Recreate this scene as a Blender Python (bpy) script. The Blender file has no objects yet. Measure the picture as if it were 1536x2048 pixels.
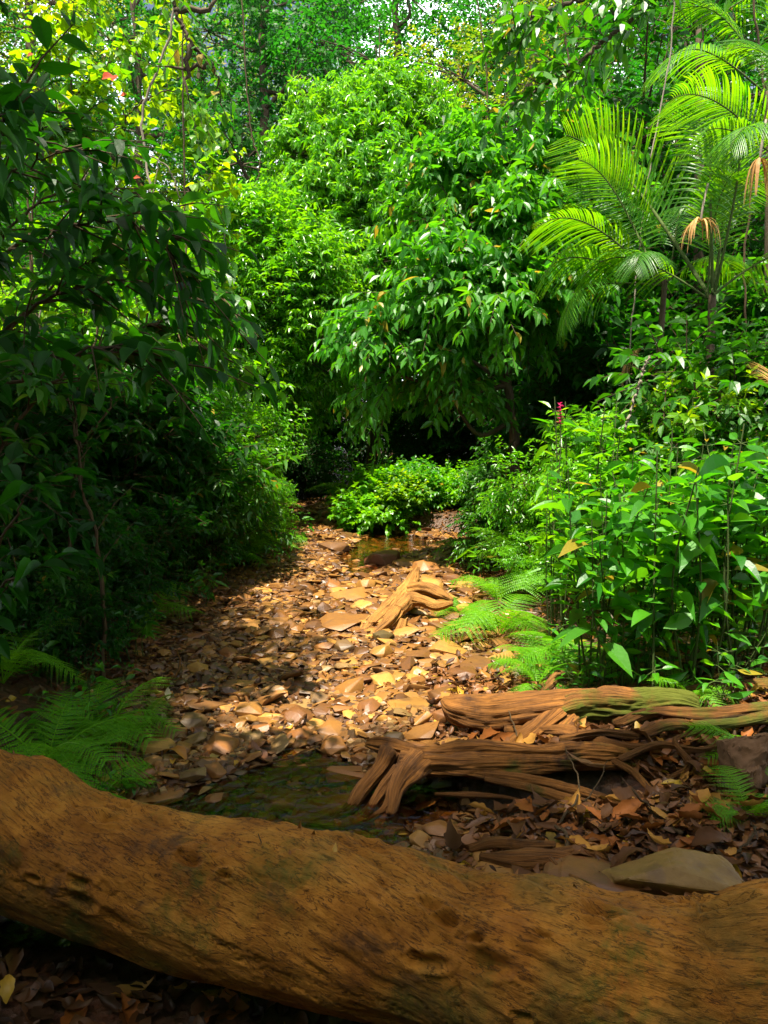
import bpy, bmesh, math, random
import numpy as np
from mathutils import Vector, Matrix, noise as mnoise
C = bpy.context.scene
col = C.collection
R = math.radians
# ---------------------------------------------------------------- camera, sky, sun, exposure
PITCH = 6.3; CAMZ = 1.5; FPX = 1480.0
cd = bpy.data.cameras.new('camera'); cam = bpy.data.objects.new('camera', cd); col.objects.link(cam)
cd.sensor_fit = 'VERTICAL'; cd.sensor_height = 36; cd.lens = 26.0; cd.clip_start = 0.05; cd.clip_end = 2000
cam.location = (0, 0, CAMZ); cam.rotation_euler = (R(90 - PITCH), 0, 0); C.camera = cam
SUN = Vector((-0.13, -0.24, 0.96)).normalized()
w = bpy.data.worlds.new('World'); C.world = w; w.use_nodes = True
nt = w.node_tree; bg = nt.nodes['Background']; sky = nt.nodes.new('ShaderNodeTexSky'); sky.sky_type = 'NISHITA'
sky.sun_disc = False; sky.sun_elevation = math.asin(SUN.z); sky.sun_rotation = math.atan2(SUN.x, SUN.y)
nt.links.new(sky.outputs[0], bg.inputs[0]); bg.inputs[1].default_value = 0.055; sky.dust_density = 4.0; sky.air_density = .8; sky.ozone_density = .5
# bright broken cloud low in the sky
wt = nt.nodes.new('ShaderNodeTexCoord'); wn = nt.nodes.new('ShaderNodeTexNoise'); wn.inputs['Scale'].default_value = 5; wn.inputs['Detail'].default_value = 6
ws = nt.nodes.new('ShaderNodeSeparateXYZ'); wm = nt.nodes.new('ShaderNodeMapRange'); wm.inputs[1].default_value = .75; wm.inputs[2].default_value = .15; wm.inputs[3].default_value = -.22; wm.inputs[4].default_value = .25
wa = nt.nodes.new('ShaderNodeMath'); wa.operation = 'ADD'; wr = nt.nodes.new('ShaderNodeMapRange'); wr.inputs[1].default_value = .5; wr.inputs[2].default_value = .62
wx = nt.nodes.new('ShaderNodeMix'); wx.data_type = 'RGBA'; wx.inputs[7].default_value = (19, 20, 22, 1)
for a_, b_ in ((wt.outputs['Generated'], wn.inputs['Vector']), (wt.outputs['Generated'], ws.inputs[0]), (ws.outputs[2], wm.inputs[0]), (wm.outputs[0], wa.inputs[0]), (wn.outputs['Fac'], wa.inputs[1]), (wa.outputs[0], wr.inputs[0]), (wr.outputs[0], wx.inputs[0]), (sky.outputs[0], wx.inputs[6]), (wx.outputs[2], bg.inputs[0])): nt.links.new(a_, b_)
sd = bpy.data.lights.new('sun', 'SUN'); sd.energy = 5.0; sd.angle = R(0.8); sd.color = (1.0, 0.93, 0.78)
so = bpy.data.objects.new('sun', sd); col.objects.link(so); so.location = (-5, 4, 15)
so.rotation_euler = (-SUN).to_track_quat('-Z', 'Y').to_euler()
vs = C.view_settings; vs.view_transform = 'Standard'; vs.look = 'None'; vs.gamma = 1; vs.use_curve_mapping = False
vs.exposure = 1.72
cy = C.cycles
cy.max_bounces = 6; cy.diffuse_bounces = 3; cy.glossy_bounces = 3; cy.transmission_bounces = 3; cy.transparent_max_bounces = 8
cy.caustics_reflective = False; cy.caustics_refractive = False; cy.sample_clamp_indirect = 4

# ---------------------------------------------------------------- numpy helpers
def nrm(a):
    a = np.asarray(a, float); return a / (np.linalg.norm(a, axis=-1, keepdims=True) + 1e-9)
def _h(i, j, k):
    h = (i * 374761393 + j * 668265263 + k * 2147483647 * 3 + 1013904223) & 0xffffffff
    h = ((h ^ (h >> 13)) * 1274126177) & 0xffffffff
    return ((h ^ (h >> 16)) & 0xffffff) / float(0xffffff)
def vn(x, y, z=0.0):
    x, y, z = np.broadcast_arrays(np.asarray(x, float), np.asarray(y, float), np.asarray(z, float))
    xi = np.floor(x).astype(np.int64); yi = np.floor(y).astype(np.int64); zi = np.floor(z).astype(np.int64)
    fx = x - xi; fy = y - yi; fz = z - zi
    fx = fx * fx * (3 - 2 * fx); fy = fy * fy * (3 - 2 * fy); fz = fz * fz * (3 - 2 * fz)
    r = 0
    for a in (0, 1):
        for b in (0, 1):
            for c in (0, 1):
                r = r + _h(xi + a, yi + b, zi + c) * (fx if a else 1 - fx) * (fy if b else 1 - fy) * (fz if c else 1 - fz)
    return r * 2 - 1
def fbm(x, y, z=0.0, o=4):
    r = 0; a = 1.0; f = 1.0; s = 0
    for i in range(o):
        r = r + a * vn(x * f + i * 17.3, y * f + i * 9.1, np.asarray(z) * f + i * 5.7); s += a; a *= .5; f *= 2.03
    return r / s
def sst(a, b, x):
    t = np.clip((x - a) / (b - a), 0, 1); return t * t * (3 - 2 * t)
CP, SP = math.cos(R(PITCH)), math.sin(R(PITCH))
def at(px, py, Y):
    """point of the place that stands at distance Y in the direction of a spot of the photograph"""
    dx = (px - 768) / FPX; dy = (1024 - py) / FPX
    fy = CP + dy * SP; t = Y / fy
    return np.array((dx * t, Y, CAMZ + t * (-SP + dy * CP)))

class G:
    """growing mesh: vertices, polygons of any size, one random value per leaf"""
    def __init__(s): s.v = []; s.l = []; s.n = []; s.a = []; s.uv = []; s.c = 0; s.hasuv = False
    def add(s, v, loops, tot, a=None, uv=None):
        v = np.asarray(v, float).reshape(-1, 3); s.v.append(v); s.l.append(np.asarray(loops, np.int64) + s.c); s.n.append(np.asarray(tot, np.int64))
        s.a.append(np.full(len(v), .5) if a is None else np.asarray(a, float))
        if uv is not None: s.hasuv = True
        s.uv.append(np.zeros((len(v), 2)) if uv is None else np.asarray(uv, float)); s.c += len(v)
    def mesh(s, name, smooth=False):
        me = bpy.data.meshes.new(name)
        if not s.v: return me
        v = np.concatenate(s.v); l = np.concatenate(s.l); n = np.concatenate(s.n); a = np.concatenate(s.a); uv = np.concatenate(s.uv)
        me.vertices.add(len(v)); me.vertices.foreach_set('co', v.astype(np.float32).ravel())
        me.loops.add(len(l)); me.loops.foreach_set('vertex_index', l.astype(np.int32))
        me.polygons.add(len(n)); st = np.concatenate(([0], np.cumsum(n)[:-1])); me.polygons.foreach_set('loop_start', st.astype(np.int32))
        me.update(calc_edges=True)
        at_ = me.attributes.new('v', 'FLOAT', 'POINT'); at_.data.foreach_set('value', a.astype(np.float32))
        if s.hasuv:
            m = me.attributes.new('tube', 'FLOAT_VECTOR', 'POINT'); q = np.zeros((len(v), 3), np.float32); q[:, :2] = uv; m.data.foreach_set('vector', q.ravel())
        me.polygons.foreach_set('use_smooth', np.full(len(n), bool(smooth)))
        return me

def merge(a, b):
    for v_, l_, n_, a_, u_ in zip(b.v, b.l, b.n, b.a, b.uv): a.v.append(v_); a.l.append(l_ + a.c); a.n.append(n_); a.a.append(a_); a.uv.append(u_)
    a.c += b.c; a.hasuv |= b.hasuv
# leaf templates: verts (x across, y along, z up), faces
def _leaf(rows, fold=.18, bend=.18):
    v = [(0, 0, 0)]; f = []
    for (t, h) in rows: v += [(-h, t, fold * h - bend * t * t), (0, t, -bend * t * t), (h, t, fold * h - bend * t * t)]
    v.append((0, 1, -bend)); n = len(rows)
    f += [(0, 2, 1), (0, 3, 2)]
    for i in range(n - 1):
        a = 1 + 3 * i; b = a + 3; f += [(a, a + 1, b + 1, b), (a + 1, a + 2, b + 2, b + 1)]
    a = 1 + 3 * (n - 1); e = len(v) - 1; f += [(a, a + 1, e), (a + 1, a + 2, e)]
    return np.array(v, float), f
TPL = {
 'ov': _leaf([(.18, .30), (.42, .5), (.7, .36)], .3, .2),
 'big': _leaf([(.08, .16), (.2, .36), (.38, .5), (.58, .47), (.78, .27), (.92, .09)], .28, .25),
 'heart': _leaf([(.02, .3), (.2, .5), (.45, .46), (.72, .25)], .2, .22),
 'lan': _leaf([(.25, .45), (.6, .42)], .3, .25),
 'dia': (np.array([(0, 0, 0), (-.5, .45, .12), (.5, .45, .12), (0, 1, -.12), (0, .45, -.02)], float), [(0, 4, 1), (0, 2, 4), (1, 4, 3), (4, 2, 3)]),
 'flat': (np.array([(0, 0, 0), (-.5, .4, .06), (.5, .4, .06), (0, 1, -.1)], float), [(0, 2, 1), (1, 2, 3)]),
}
def leaves(g, tpl, P, D, N, s, w, rng, a=None):
    P = np.asarray(P, float); n = len(P)
    if n == 0: return
    tv, tf = TPL[tpl]
    D = nrm(D); X = nrm(np.cross(D, N)); Zv = np.cross(X, D)
    s = np.broadcast_to(np.asarray(s, float), (n,))[:, None, None]; w = np.broadcast_to(np.asarray(w, float), (n,))[:, None, None]
    cz = 1 + rng.normal(0, .7, (n, 1, 1))
    V = P[:, None, :] + s * (tv[None, :, 0:1] * w * X[:, None, :] + tv[None, :, 1:2] * D[:, None, :] + tv[None, :, 2:3] * cz * Zv[:, None, :])
    nv = len(tv); lp = np.concatenate([np.array(f) for f in tf]); tot = np.array([len(f) for f in tf])
    L = (lp[None, :] + (np.arange(n) * nv)[:, None]).ravel()
    if a is None: a = rng.random(n)
    g.add(V.reshape(-1, 3), L, np.tile(tot, n), np.repeat(a, nv))
def tube(g, pts, rad, sides=7, cap=True, nz=0.0, seed=0, ridges=0.0, sc=(1, 1), nzf=6.0, nlong=1.0):
    pts = np.asarray(pts, float); n = len(pts); rad = np.broadcast_to(np.asarray(rad, float), (n,))
    T = nrm(np.gradient(pts, axis=0)); ref = np.array((0, 0, 1.0)) if abs(T[:, 2]).mean() < .8 else np.array((1.0, 0, 0))
    X = nrm(np.cross(T, ref)); Y = np.cross(X, T)
    th = np.linspace(0, 2 * math.pi, sides, endpoint=False)
    r = rad[:, None] * np.ones((1, sides)); ln = np.concatenate(([0], np.cumsum(np.linalg.norm(np.diff(pts, axis=0), axis=1))))
    cx = np.cos(th)[None, :]; sx = np.sin(th)[None, :]
    if nz: r = r * (1 + nz * fbm(cx * 1.3 + seed, sx * 1.3, ln[:, None] * nzf, 3))
    if ridges:
        fn = fbm(cx * 4.2 + seed * 2, sx * 4.2, ln[:, None] * nlong + seed, 4); f2 = fbm(cx * 9 + seed, sx * 9, ln[:, None] * nlong * 2 + seed, 3)
        r = r * (1 + ridges * .75 * fn - ridges * .5 * np.exp(-(fn / .07) ** 2) - ridges * .22 * np.exp(-(f2 / .09) ** 2))
    V = pts[:, None, :] + r[..., None] * (cx[..., None] * X[:, None, :] * sc[0] + sx[..., None] * Y[:, None, :] * sc[1])
    i = np.arange(n - 1)[:, None] * sides; j = np.arange(sides)[None, :]; k = (j + 1) % sides
    q = np.stack([i + j, i + k, i + k + sides, i + j + sides], -1).reshape(-1)
    tot = [4] * ((n - 1) * sides); V = V.reshape(-1, 3)
    uv = np.stack([np.repeat(ln, sides), np.tile(th, n)], 1)
    if cap:
        V = np.vstack([V, pts[0] - T[0] * rad[0] * .3, pts[-1] + T[-1] * rad[-1] * .3]); uv = np.vstack([uv, [0, 0], [ln[-1], 0]]); a = n * sides; e = (n - 1) * sides
        for m in range(sides):
            m2 = (m + 1) % sides; q = np.concatenate([q, [m2, m, a, e + m, e + m2, a + 1]]); tot += [3, 3]
    g.add(V, q, tot, None, uv)
def curve(pts, n=24, jit=0, rng=None):
    """Catmull-Rom through the points"""
    P = np.asarray(pts, float); P = np.vstack([2 * P[0] - P[1], P, 2 * P[-1] - P[-2]]); out = []
    m = len(P) - 3; ts = np.linspace(0, m - 1e-6, n)
    for t in ts:
        i = int(t); u = t - i; a, b, c, d = P[i:i + 4]
        out.append(.5 * ((2 * b) + (-a + c) * u + (2 * a - 5 * b + 4 * c - d) * u * u + (-a + 3 * b - 3 * c + d) * u ** 3))
    out = np.array(out)
    if jit: out[1:-1] += rng.normal(0, jit, (n - 2, out.shape[1]))
    return out
def segs(g, A, B, r0, r1, sag=0.0, sides=4):
    """many thin tapered twigs at once, with one bend"""
    A = np.asarray(A, float); B = np.asarray(B, float); n = len(A)
    if n == 0: return
    M = (A + B) / 2; M = M + np.array((0, 0, 1.0)) * np.broadcast_to(sag, (n,))[:, None]
    T = nrm(B - A); ref = np.tile((0.31, 0.2, 0.93), (n, 1)); X = nrm(np.cross(T, ref)); Y = np.cross(X, T)
    th = np.arange(sides) * 2 * math.pi / sides; rs = [r0, (np.asarray(r0) + r1) / 2, r1]; V = []
    for Q, r in zip((A, M, B), rs):
        r = np.broadcast_to(r, (n,))[:, None, None]
        V.append(Q[:, None, :] + r * (np.cos(th)[None, :, None] * X[:, None, :] + np.sin(th)[None, :, None] * Y[:, None, :]))
    V = np.stack(V, 1).reshape(n, -1, 3); lp = []
    for i in (0, 1):
        for j in range(sides):
            k = (j + 1) % sides; lp += [i * sides + j, i * sides + k, (i + 1) * sides + k, (i + 1) * sides + j]
    lp = np.array(lp); L = (lp[None] + (np.arange(n) * 3 * sides)[:, None]).ravel()
    g.add(V.reshape(-1, 3), L, np.full(n * 2 * sides, 4))
ZU = np.array((0, 0, 1.0))
def spray(g, tw, P, D, L, nl, ls, rng, droop=.3, mode='alt', tpl='ov', w=.42, ldroop=.3, hue=None, tilt=.35):
    P = np.asarray(P, float); D = nrm(D); n = len(P); L = np.broadcast_to(L, (n,))[:, None]
    S = nrm(np.cross(D, ZU + rng.normal(0, .25, (n, 3)))); U = nrm(np.cross(S, D))
    hue = rng.random(n) if hue is None else hue
    if tw is not None:
        E = P + D * L - ZU * droop * L; segs(tw, P, E, np.full(n, ls * .035), ls * .012, (droop * L * .25)[:, 0])
    for k in range(nl):
        t = (k + .6) / nl if mode != 'ros' else .72 + .28 * k / nl
        pos = P + D * L * t - ZU * droop * L * t * t; tg = nrm(D - ZU * 2 * droop * t)
        if mode == 'ros':
            ph = k * 2.4 + rng.random((n, 1)) * 1.2; el = .25 + .75 * k / nl
            d = tg * (el * .8 + .1) + (S * np.cos(ph) + U * np.sin(ph)) * (1.25 - el * .8) - ZU * ldroop * (rng.random((n, 1)) + .4)
            nn = tg + ZU * .8 + rng.normal(0, tilt, (n, 3))
        else:
            sg = 1 if k % 2 else -1
            if k == nl - 1: sg = .1
            an = 1.0 + rng.normal(0, .22, (n, 1))
            d = tg * np.cos(an) + S * sg * np.sin(an) - ZU * ldroop * (.3 + rng.random((n, 1))) + rng.normal(0, .12, (n, 3))
            nn = ZU * 1.0 + U * .3 + rng.normal(0, tilt, (n, 3))
        s = ls * rng.uniform(.65, 1.15, n) * (1.0 - .25 * (t > .85))
        leaves(g, tpl, pos, d, nn, s, w * rng.uniform(.85, 1.15, n), rng, np.clip(hue * .6 + rng.random(n) * .4, 0, 1))

# ---------------------------------------------------------------- objects
def thing(name, label, cat, loc=(0, 0, 0), rz=0, group=None, scale=1.0):
    o = bpy.data.objects.new(name, None); col.objects.link(o); o.location = loc; o.rotation_euler = (0, 0, rz); o.scale = (scale,) * 3
    o.empty_display_size = .1; o['label'] = label; o['category'] = cat
    if group: o['group'] = group
    return o
def obj(name, g, mat, parent=None, smooth=False, loc=None):
    me = g if isinstance(g, bpy.types.Mesh) else g.mesh(name, smooth)
    if mat is not None and not me.materials: me.materials.append(mat)
    o = bpy.data.objects.new(name, me); col.objects.link(o)
    if parent is not None: o.parent = parent
    if loc is not None: o.location = loc
    return o
def tag(o, label=None, cat=None, group=None, kind=None):
    if label: o['label'] = label
    if cat: o['category'] = cat
    if group: o['group'] = group
    if kind: o['kind'] = kind
    return o
def dup(root, loc, rz=0, scale=1.0, label=None, group=None, rot=None):
    r = root.copy(); col.objects.link(r); r.location = loc; r.rotation_euler = rot if rot else (0, 0, rz)
    r.scale = (scale,) * 3 if not isinstance(scale, tuple) else scale
    if label: r['label'] = label
    if group: r['group'] = group
    for ch in list(root.children):
        c = ch.copy(); col.objects.link(c); c.parent = r
        for d in list(ch.children):
            e = d.copy(); col.objects.link(e); e.parent = c
    return r
class Proto:
    """first use moves the built thing itself, later uses copy it"""
    def __init__(s, root): s.r = root; s.used = False
    def put(s, loc, rz=0, scale=1.0, label=None, group=None, rot=None):
        if s.used: return dup(s.r, loc, rz, scale, label, group, rot)
        s.used = True; o = s.r; o.location = loc; o.rotation_euler = rot if rot else (0, 0, rz); o.scale = (scale,) * 3 if not isinstance(scale, tuple) else scale
        if label: o['label'] = label
        if group: o['group'] = group
        return o

# ---------------------------------------------------------------- materials
def newmat(name):
    m = bpy.data.materials.new(name); m.use_nodes = True; t = m.node_tree; t.nodes.clear(); out = t.nodes.new('ShaderNodeOutputMaterial'); return m, t, out
def N(t, ty, **k):
    n = t.nodes.new(ty)
    for a, b in k.items(): setattr(n, a, b)
    return n
def ramp(t, fac, stops):
    r = N(t, 'ShaderNodeValToRGB'); e = r.color_ramp.elements
    while len(e) < len(stops): e.new(.5)
    for q, (p, c) in zip(e, stops): q.position = p; q.color = (*c, 1)
    t.links.new(fac, r.inputs[0]); return r.outputs[0]
def noise(t, vec, scale, detail=4, rough=.55, dist=0):
    n = N(t, 'ShaderNodeTexNoise'); n.inputs['Scale'].default_value = scale; n.inputs['Detail'].default_value = detail
    n.inputs['Roughness'].default_value = rough; n.inputs['Distortion'].default_value = dist
    if vec is not None: t.links.new(vec, n.inputs['Vector'])
    return n.outputs['Fac']
def mixc(t, fac, a, b, mode='MIX'):
    m = N(t, 'ShaderNodeMix', data_type='RGBA', blend_type=mode)
    for s, x in ((m.inputs[0], fac), (m.inputs[6], a), (m.inputs[7], b)):
        if isinstance(x, (int, float)): s.default_value = x
        elif isinstance(x, tuple): s.default_value = (*x, 1)
        else: t.links.new(x, s)
    return m.outputs[2]
def math_(t, op, a, b=0.0):
    m = N(t, 'ShaderNodeMath', operation=op)
    for s, x in ((m.inputs[0], a), (m.inputs[1], b)):
        if isinstance(x, (int, float)): s.default_value = x
        else: t.links.new(x, s)
    return m.outputs[0]
def leafmat(name, c0, c1, tr0, tr1, tam=.4, rough=.35, gl=.5, brown=0.0, c2=None):
    m, t, out = newmat(name)
    a = N(t, 'ShaderNodeAttribute', attribute_name='v'); v = a.outputs['Fac']
    geo = N(t, 'ShaderNodeNewGeometry'); nz = noise(t, geo.outputs['Position'], 1.1, 2)
    f = math_(t, 'ADD', math_(t, 'MULTIPLY', v, .75), math_(t, 'MULTIPLY', nz, .25))
    st = [(.12, c0), (.88, c1)]; st2 = [(.12, tr0), (.88, tr1)]
    cc = ramp(t, f, st); ct = ramp(t, f, st2)
    if brown:
        b = math_(t, 'GREATER_THAN', math_(t, 'FRACT', math_(t, 'MULTIPLY', v, 37.7)), 1 - brown)
        cc = mixc(t, b, cc, c2 or (.35, .22, .04)); ct = mixc(t, b, ct, (.5, .34, .02))
    fine = noise(t, geo.outputs['Position'], 90, 2)
    cc = mixc(t, math_(t, 'MULTIPLY', fine, .5), cc, mixc(t, 1.0, cc, (.55, .6, .6), 'MULTIPLY'))
    pb = N(t, 'ShaderNodeBsdfPrincipled'); t.links.new(cc, pb.inputs['Base Color']); pb.inputs['Roughness'].default_value = rough
    pb.inputs['Specular IOR Level'].default_value = gl
    bp = N(t, 'ShaderNodeBump'); bp.inputs['Strength'].default_value = .25; bp.inputs['Distance'].default_value = .004
    t.links.new(fine, bp.inputs['Height']); t.links.new(bp.outputs[0], pb.inputs['Normal'])
    tl = N(t, 'ShaderNodeBsdfTranslucent'); t.links.new(ct, tl.inputs['Color'])
    mx = N(t, 'ShaderNodeMixShader'); mx.inputs[0].default_value = tam
    t.links.new(pb.outputs[0], mx.inputs[1]); t.links.new(tl.outputs[0], mx.inputs[2]); t.links.new(mx.outputs[0], out.inputs[0])
    return m
M = {}
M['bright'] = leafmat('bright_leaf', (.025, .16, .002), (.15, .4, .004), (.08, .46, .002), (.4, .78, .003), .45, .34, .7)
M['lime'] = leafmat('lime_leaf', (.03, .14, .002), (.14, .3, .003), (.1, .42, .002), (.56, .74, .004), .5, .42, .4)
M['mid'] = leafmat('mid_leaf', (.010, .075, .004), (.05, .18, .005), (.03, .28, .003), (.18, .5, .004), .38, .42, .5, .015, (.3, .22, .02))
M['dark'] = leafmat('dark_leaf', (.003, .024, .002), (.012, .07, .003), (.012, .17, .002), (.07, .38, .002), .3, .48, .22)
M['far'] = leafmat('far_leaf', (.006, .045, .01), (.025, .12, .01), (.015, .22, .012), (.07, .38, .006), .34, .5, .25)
M['farolive'] = leafmat('olive_leaf', (.03, .09, .006), (.14, .19, .01), (.12, .34, .006), (.42, .5, .01), .4, .45, .4, .05)
M['broad'] = leafmat('broad_leaf', (.014, .11, .006), (.06, .25, .006), (.06, .4, .004), (.24, .64, .006), .42, .42, .5, .03, (.3, .24, .02))
M['fern'] = leafmat('fern_leaf', (.04, .2, .003), (.14, .34, .003), (.14, .52, .002), (.38, .7, .005), .42, .5, .3)
M['palm'] = leafmat('palm_leaf', (.015, .11, .004), (.06, .2, .004), (.10, .42, .002), (.34, .62, .003), .45, .4, .6)
M['paleyellow'] = leafmat('yellow_leaf', (.3, .28, .01), (.4, .34, .02), (.6, .62, .01), (.75, .7, .02), .5, .5, .3)
M['dry'] = leafmat('dry_leaf', (.34, .17, .05), (.55, .32, .11), (.5, .25, .05), (.6, .36, .1), .25, .6, .3)
M['red'] = leafmat('red_leaf', (.5, .05, .02), (.6, .1, .03), (.8, .12, .03), (.85, .2, .04), .5, .5, .3)
M['pink'] = leafmat('pink_flower', (.5, .01, .1), (.6, .03, .16), (.7, .02, .15), (.7, .05, .2), .4, .5, .3)
M['litter'] = leafmat('litter_leaf', (.05, .018, .005), (.25, .095, .018), (.1, .03, .006), (.35, .13, .01), .2, .55, .35, .04, (.45, .24, .02))
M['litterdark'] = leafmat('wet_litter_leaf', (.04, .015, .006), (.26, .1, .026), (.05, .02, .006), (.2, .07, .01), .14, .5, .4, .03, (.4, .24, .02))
M['littershade'] = leafmat('shaded_litter_leaf', (.015, .007, .003), (.11, .045, .014), (.02, .008, .003), (.08, .03, .005), .1, .5, .3)  # litter colour darkened to stand in for the shade under the log
def barkmat(name, c0, c1, moss=None, mamt=.5, sc=14, rough=.85, bstr=.6, longs=.12, dark=None, fine=1.0):
    m, t, out = newmat(name)
    tc = N(t, 'ShaderNodeTexCoord'); a = N(t, 'ShaderNodeAttribute', attribute_name='tube')
    sep = N(t, 'ShaderNodeSeparateXYZ'); t.links.new(a.outputs['Vector'], sep.inputs[0])
    cs = N(t, 'ShaderNodeCombineXYZ')
    t.links.new(math_(t, 'MULTIPLY', sep.outputs[0], sc * longs), cs.inputs[0])
    t.links.new(math_(t, 'MULTIPLY', math_(t, 'COSINE', sep.outputs[1]), sc * .12), cs.inputs[1])
    t.links.new(math_(t, 'MULTIPLY', math_(t, 'SINE', sep.outputs[1]), sc * .12), cs.inputs[2])
    fib = noise(t, cs.outputs[0], 3.0, 6, .65, .4)
    big = noise(t, tc.outputs['Object'], 3.2, 4); fi = noise(t, tc.outputs['Object'], 60, 4, .7)
    c = ramp(t, math_(t, 'ADD', math_(t, 'MULTIPLY', fib, .6), math_(t, 'MULTIPLY', big, .4)), [(.36, c0), (.62, c1)])
    c = mixc(t, math_(t, 'MULTIPLY', fi, .55), c, mixc(t, 1.0, c, (.5, .45, .4), 'MULTIPLY'))
    if dark:
        dk = ramp(t, noise(t, tc.outputs['Object'], 5.5, 5, .65), [(.55, (0, 0, 0)), (.68, (1, 1, 1))]); c = mixc(t, dk, c, dark)
    if moss:
        mk = ramp(t, noise(t, tc.outputs['Object'], 2.6, 5, .6), [(.66 - mamt * .25, (0, 0, 0)), (.76 - mamt * .25, (1, 1, 1))]); c = mixc(t, mk, c, moss)
    pb = N(t, 'ShaderNodeBsdfPrincipled'); t.links.new(c, pb.inputs['Base Color']); pb.inputs['Roughness'].default_value = rough
    pb.inputs['Specular IOR Level'].default_value = .25
    bp = N(t, 'ShaderNodeBump'); bp.inputs['Strength'].default_value = bstr; bp.inputs['Distance'].default_value = .012
    h = math_(t, 'ADD', fib, math_(t, 'MULTIPLY', fi, .35 * fine)); t.links.new(h, bp.inputs['Height']); t.links.new(bp.outputs[0], pb.inputs['Normal'])
    t.links.new(pb.outputs[0], out.inputs[0]); return m
M['bark'] = barkmat('bark', (.035, .025, .016), (.13, .09, .055), (.04, .07, .01), .3)
M['palebark'] = barkmat('pale_bark', (.12, .1, .075), (.34, .29, .22))
M['twig'] = barkmat('twig_bark', (.03, .02, .01), (.11, .07, .03))
M['stem'] = barkmat('green_stem', (.03, .06, .01), (.09, .13, .03))
M['root'] = barkmat('root_wood', (.05, .018, .004), (.34, .135, .022), (.08, .09, .006), .35, 34, .75, 1.0, .04, (.05, .02, .006))
M['mossroot'] = barkmat('mossy_root_wood', (.04, .016, .004), (.27, .11, .02), (.075, .085, .006), .8, 34, .85, 1.0, .04, (.06, .03, .01))
M['drift'] = barkmat('driftwood', (.07, .026, .006), (.50, .235, .05), None, 0, 34, .75, 1.0, .04)
def groundmat():
    m, t, out = newmat('ground_soil'); geo = N(t, 'ShaderNodeNewGeometry'); p = geo.outputs['Position']
    n1 = noise(t, p, 1.3, 5); n2 = noise(t, p, 22, 6, .7); vo = N(t, 'ShaderNodeTexVoronoi'); vo.inputs['Scale'].default_value = 28; t.links.new(p, vo.inputs['Vector'])
    c = ramp(t, n2, [(.3, (.02, .009, .004)), (.55, (.075, .032, .01)), (.75, (.17, .078, .024))])
    c = mixc(t, ramp(t, n1, [(.42, (0, 0, 0)), (.6, (1, 1, 1))]), c, mixc(t, 1.0, c, (1.25, .75, .6), 'MULTIPLY'))
    c = mixc(t, math_(t, 'MULTIPLY', vo.outputs['Distance'], .8), c, (.05, .028, .012))
    pb = N(t, 'ShaderNodeBsdfPrincipled'); t.links.new(c, pb.inputs['Base Color'])
    t.links.new(math_(t, 'ADD', math_(t, 'MULTIPLY', n1, .5), .3), pb.inputs['Roughness'])
    bp = N(t, 'ShaderNodeBump'); bp.inputs['Strength'].default_value = .8; bp.inputs['Distance'].default_value = .02
    t.links.new(math_(t, 'ADD', n2, vo.outputs['Distance']), bp.inputs['Height']); t.links.new(bp.outputs[0], pb.inputs['Normal'])
    t.links.new(pb.outputs[0], out.inputs[0]); return m
M['ground'] = groundmat()
def stonemat(name, c0, c1, c2, rough=.55, var=.5):
    m, t, out = newmat(name); geo = N(t, 'ShaderNodeNewGeometry'); p = geo.outputs['Position']; a = N(t, 'ShaderNodeAttribute', attribute_name='v'); oi = N(t, 'ShaderNodeObjectInfo')
    r = math_(t, 'FRACT', math_(t, 'ADD', a.outputs['Fac'], oi.outputs['Random']))
    n1 = noise(t, p, 14, 5, .65); n2 = noise(t, p, 70, 4, .7)
    c = ramp(t, math_(t, 'ADD', math_(t, 'MULTIPLY', r, .65), math_(t, 'MULTIPLY', n1, .35)), [(.12, c0), (.5, c1), (.85, c2)])
    c = mixc(t, math_(t, 'MULTIPLY', n2, .7), c, mixc(t, 1.0, c, (.5, .42, .36), 'MULTIPLY'))
    st = ramp(t, noise(t, p, 9, 4), [(.56, (0, 0, 0)), (.66, (1, 1, 1))]); c = mixc(t, math_(t, 'MULTIPLY', st, .6), c, (.09, .045, .018))
    pb = N(t, 'ShaderNodeBsdfPrincipled'); t.links.new(c, pb.inputs['Base Color']); t.links.new(math_(t, 'SUBTRACT', rough + .15, math_(t, 'MULTIPLY', n1, .3)), pb.inputs['Roughness'])
    bp = N(t, 'ShaderNodeBump'); bp.inputs['Strength'].default_value = .5; bp.inputs['Distance'].default_value = .006
    t.links.new(math_(t, 'ADD', n1, math_(t, 'MULTIPLY', n2, .5)), bp.inputs['Height']); t.links.new(bp.outputs[0], pb.inputs['Normal'])
    t.links.new(pb.outputs[0], out.inputs[0]); return m
M['ochre'] = stonemat('ochre_stone', (.07, .026, .006), (.25, .11, .018), (.47, .25, .05))
M['brown'] = stonemat('brown_stone', (.07, .028, .007), (.22, .085, .018), (.36, .16, .035), .5)
M['grey'] = stonemat('grey_stone', (.05, .03, .012), (.15, .085, .03), (.28, .17, .055), .5)
M['redrock'] = stonemat('red_rock', (.12, .04, .018), (.24, .085, .03), (.34, .14, .05), .5)
M['greenrock'] = stonemat('greenish_rock', (.06, .04, .006), (.15, .09, .012), (.24, .13, .02), .65)
M['palerock'] = stonemat('pale_rock', (.05, .03, .012), (.17, .085, .035), (.34, .17, .085), .85)
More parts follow.
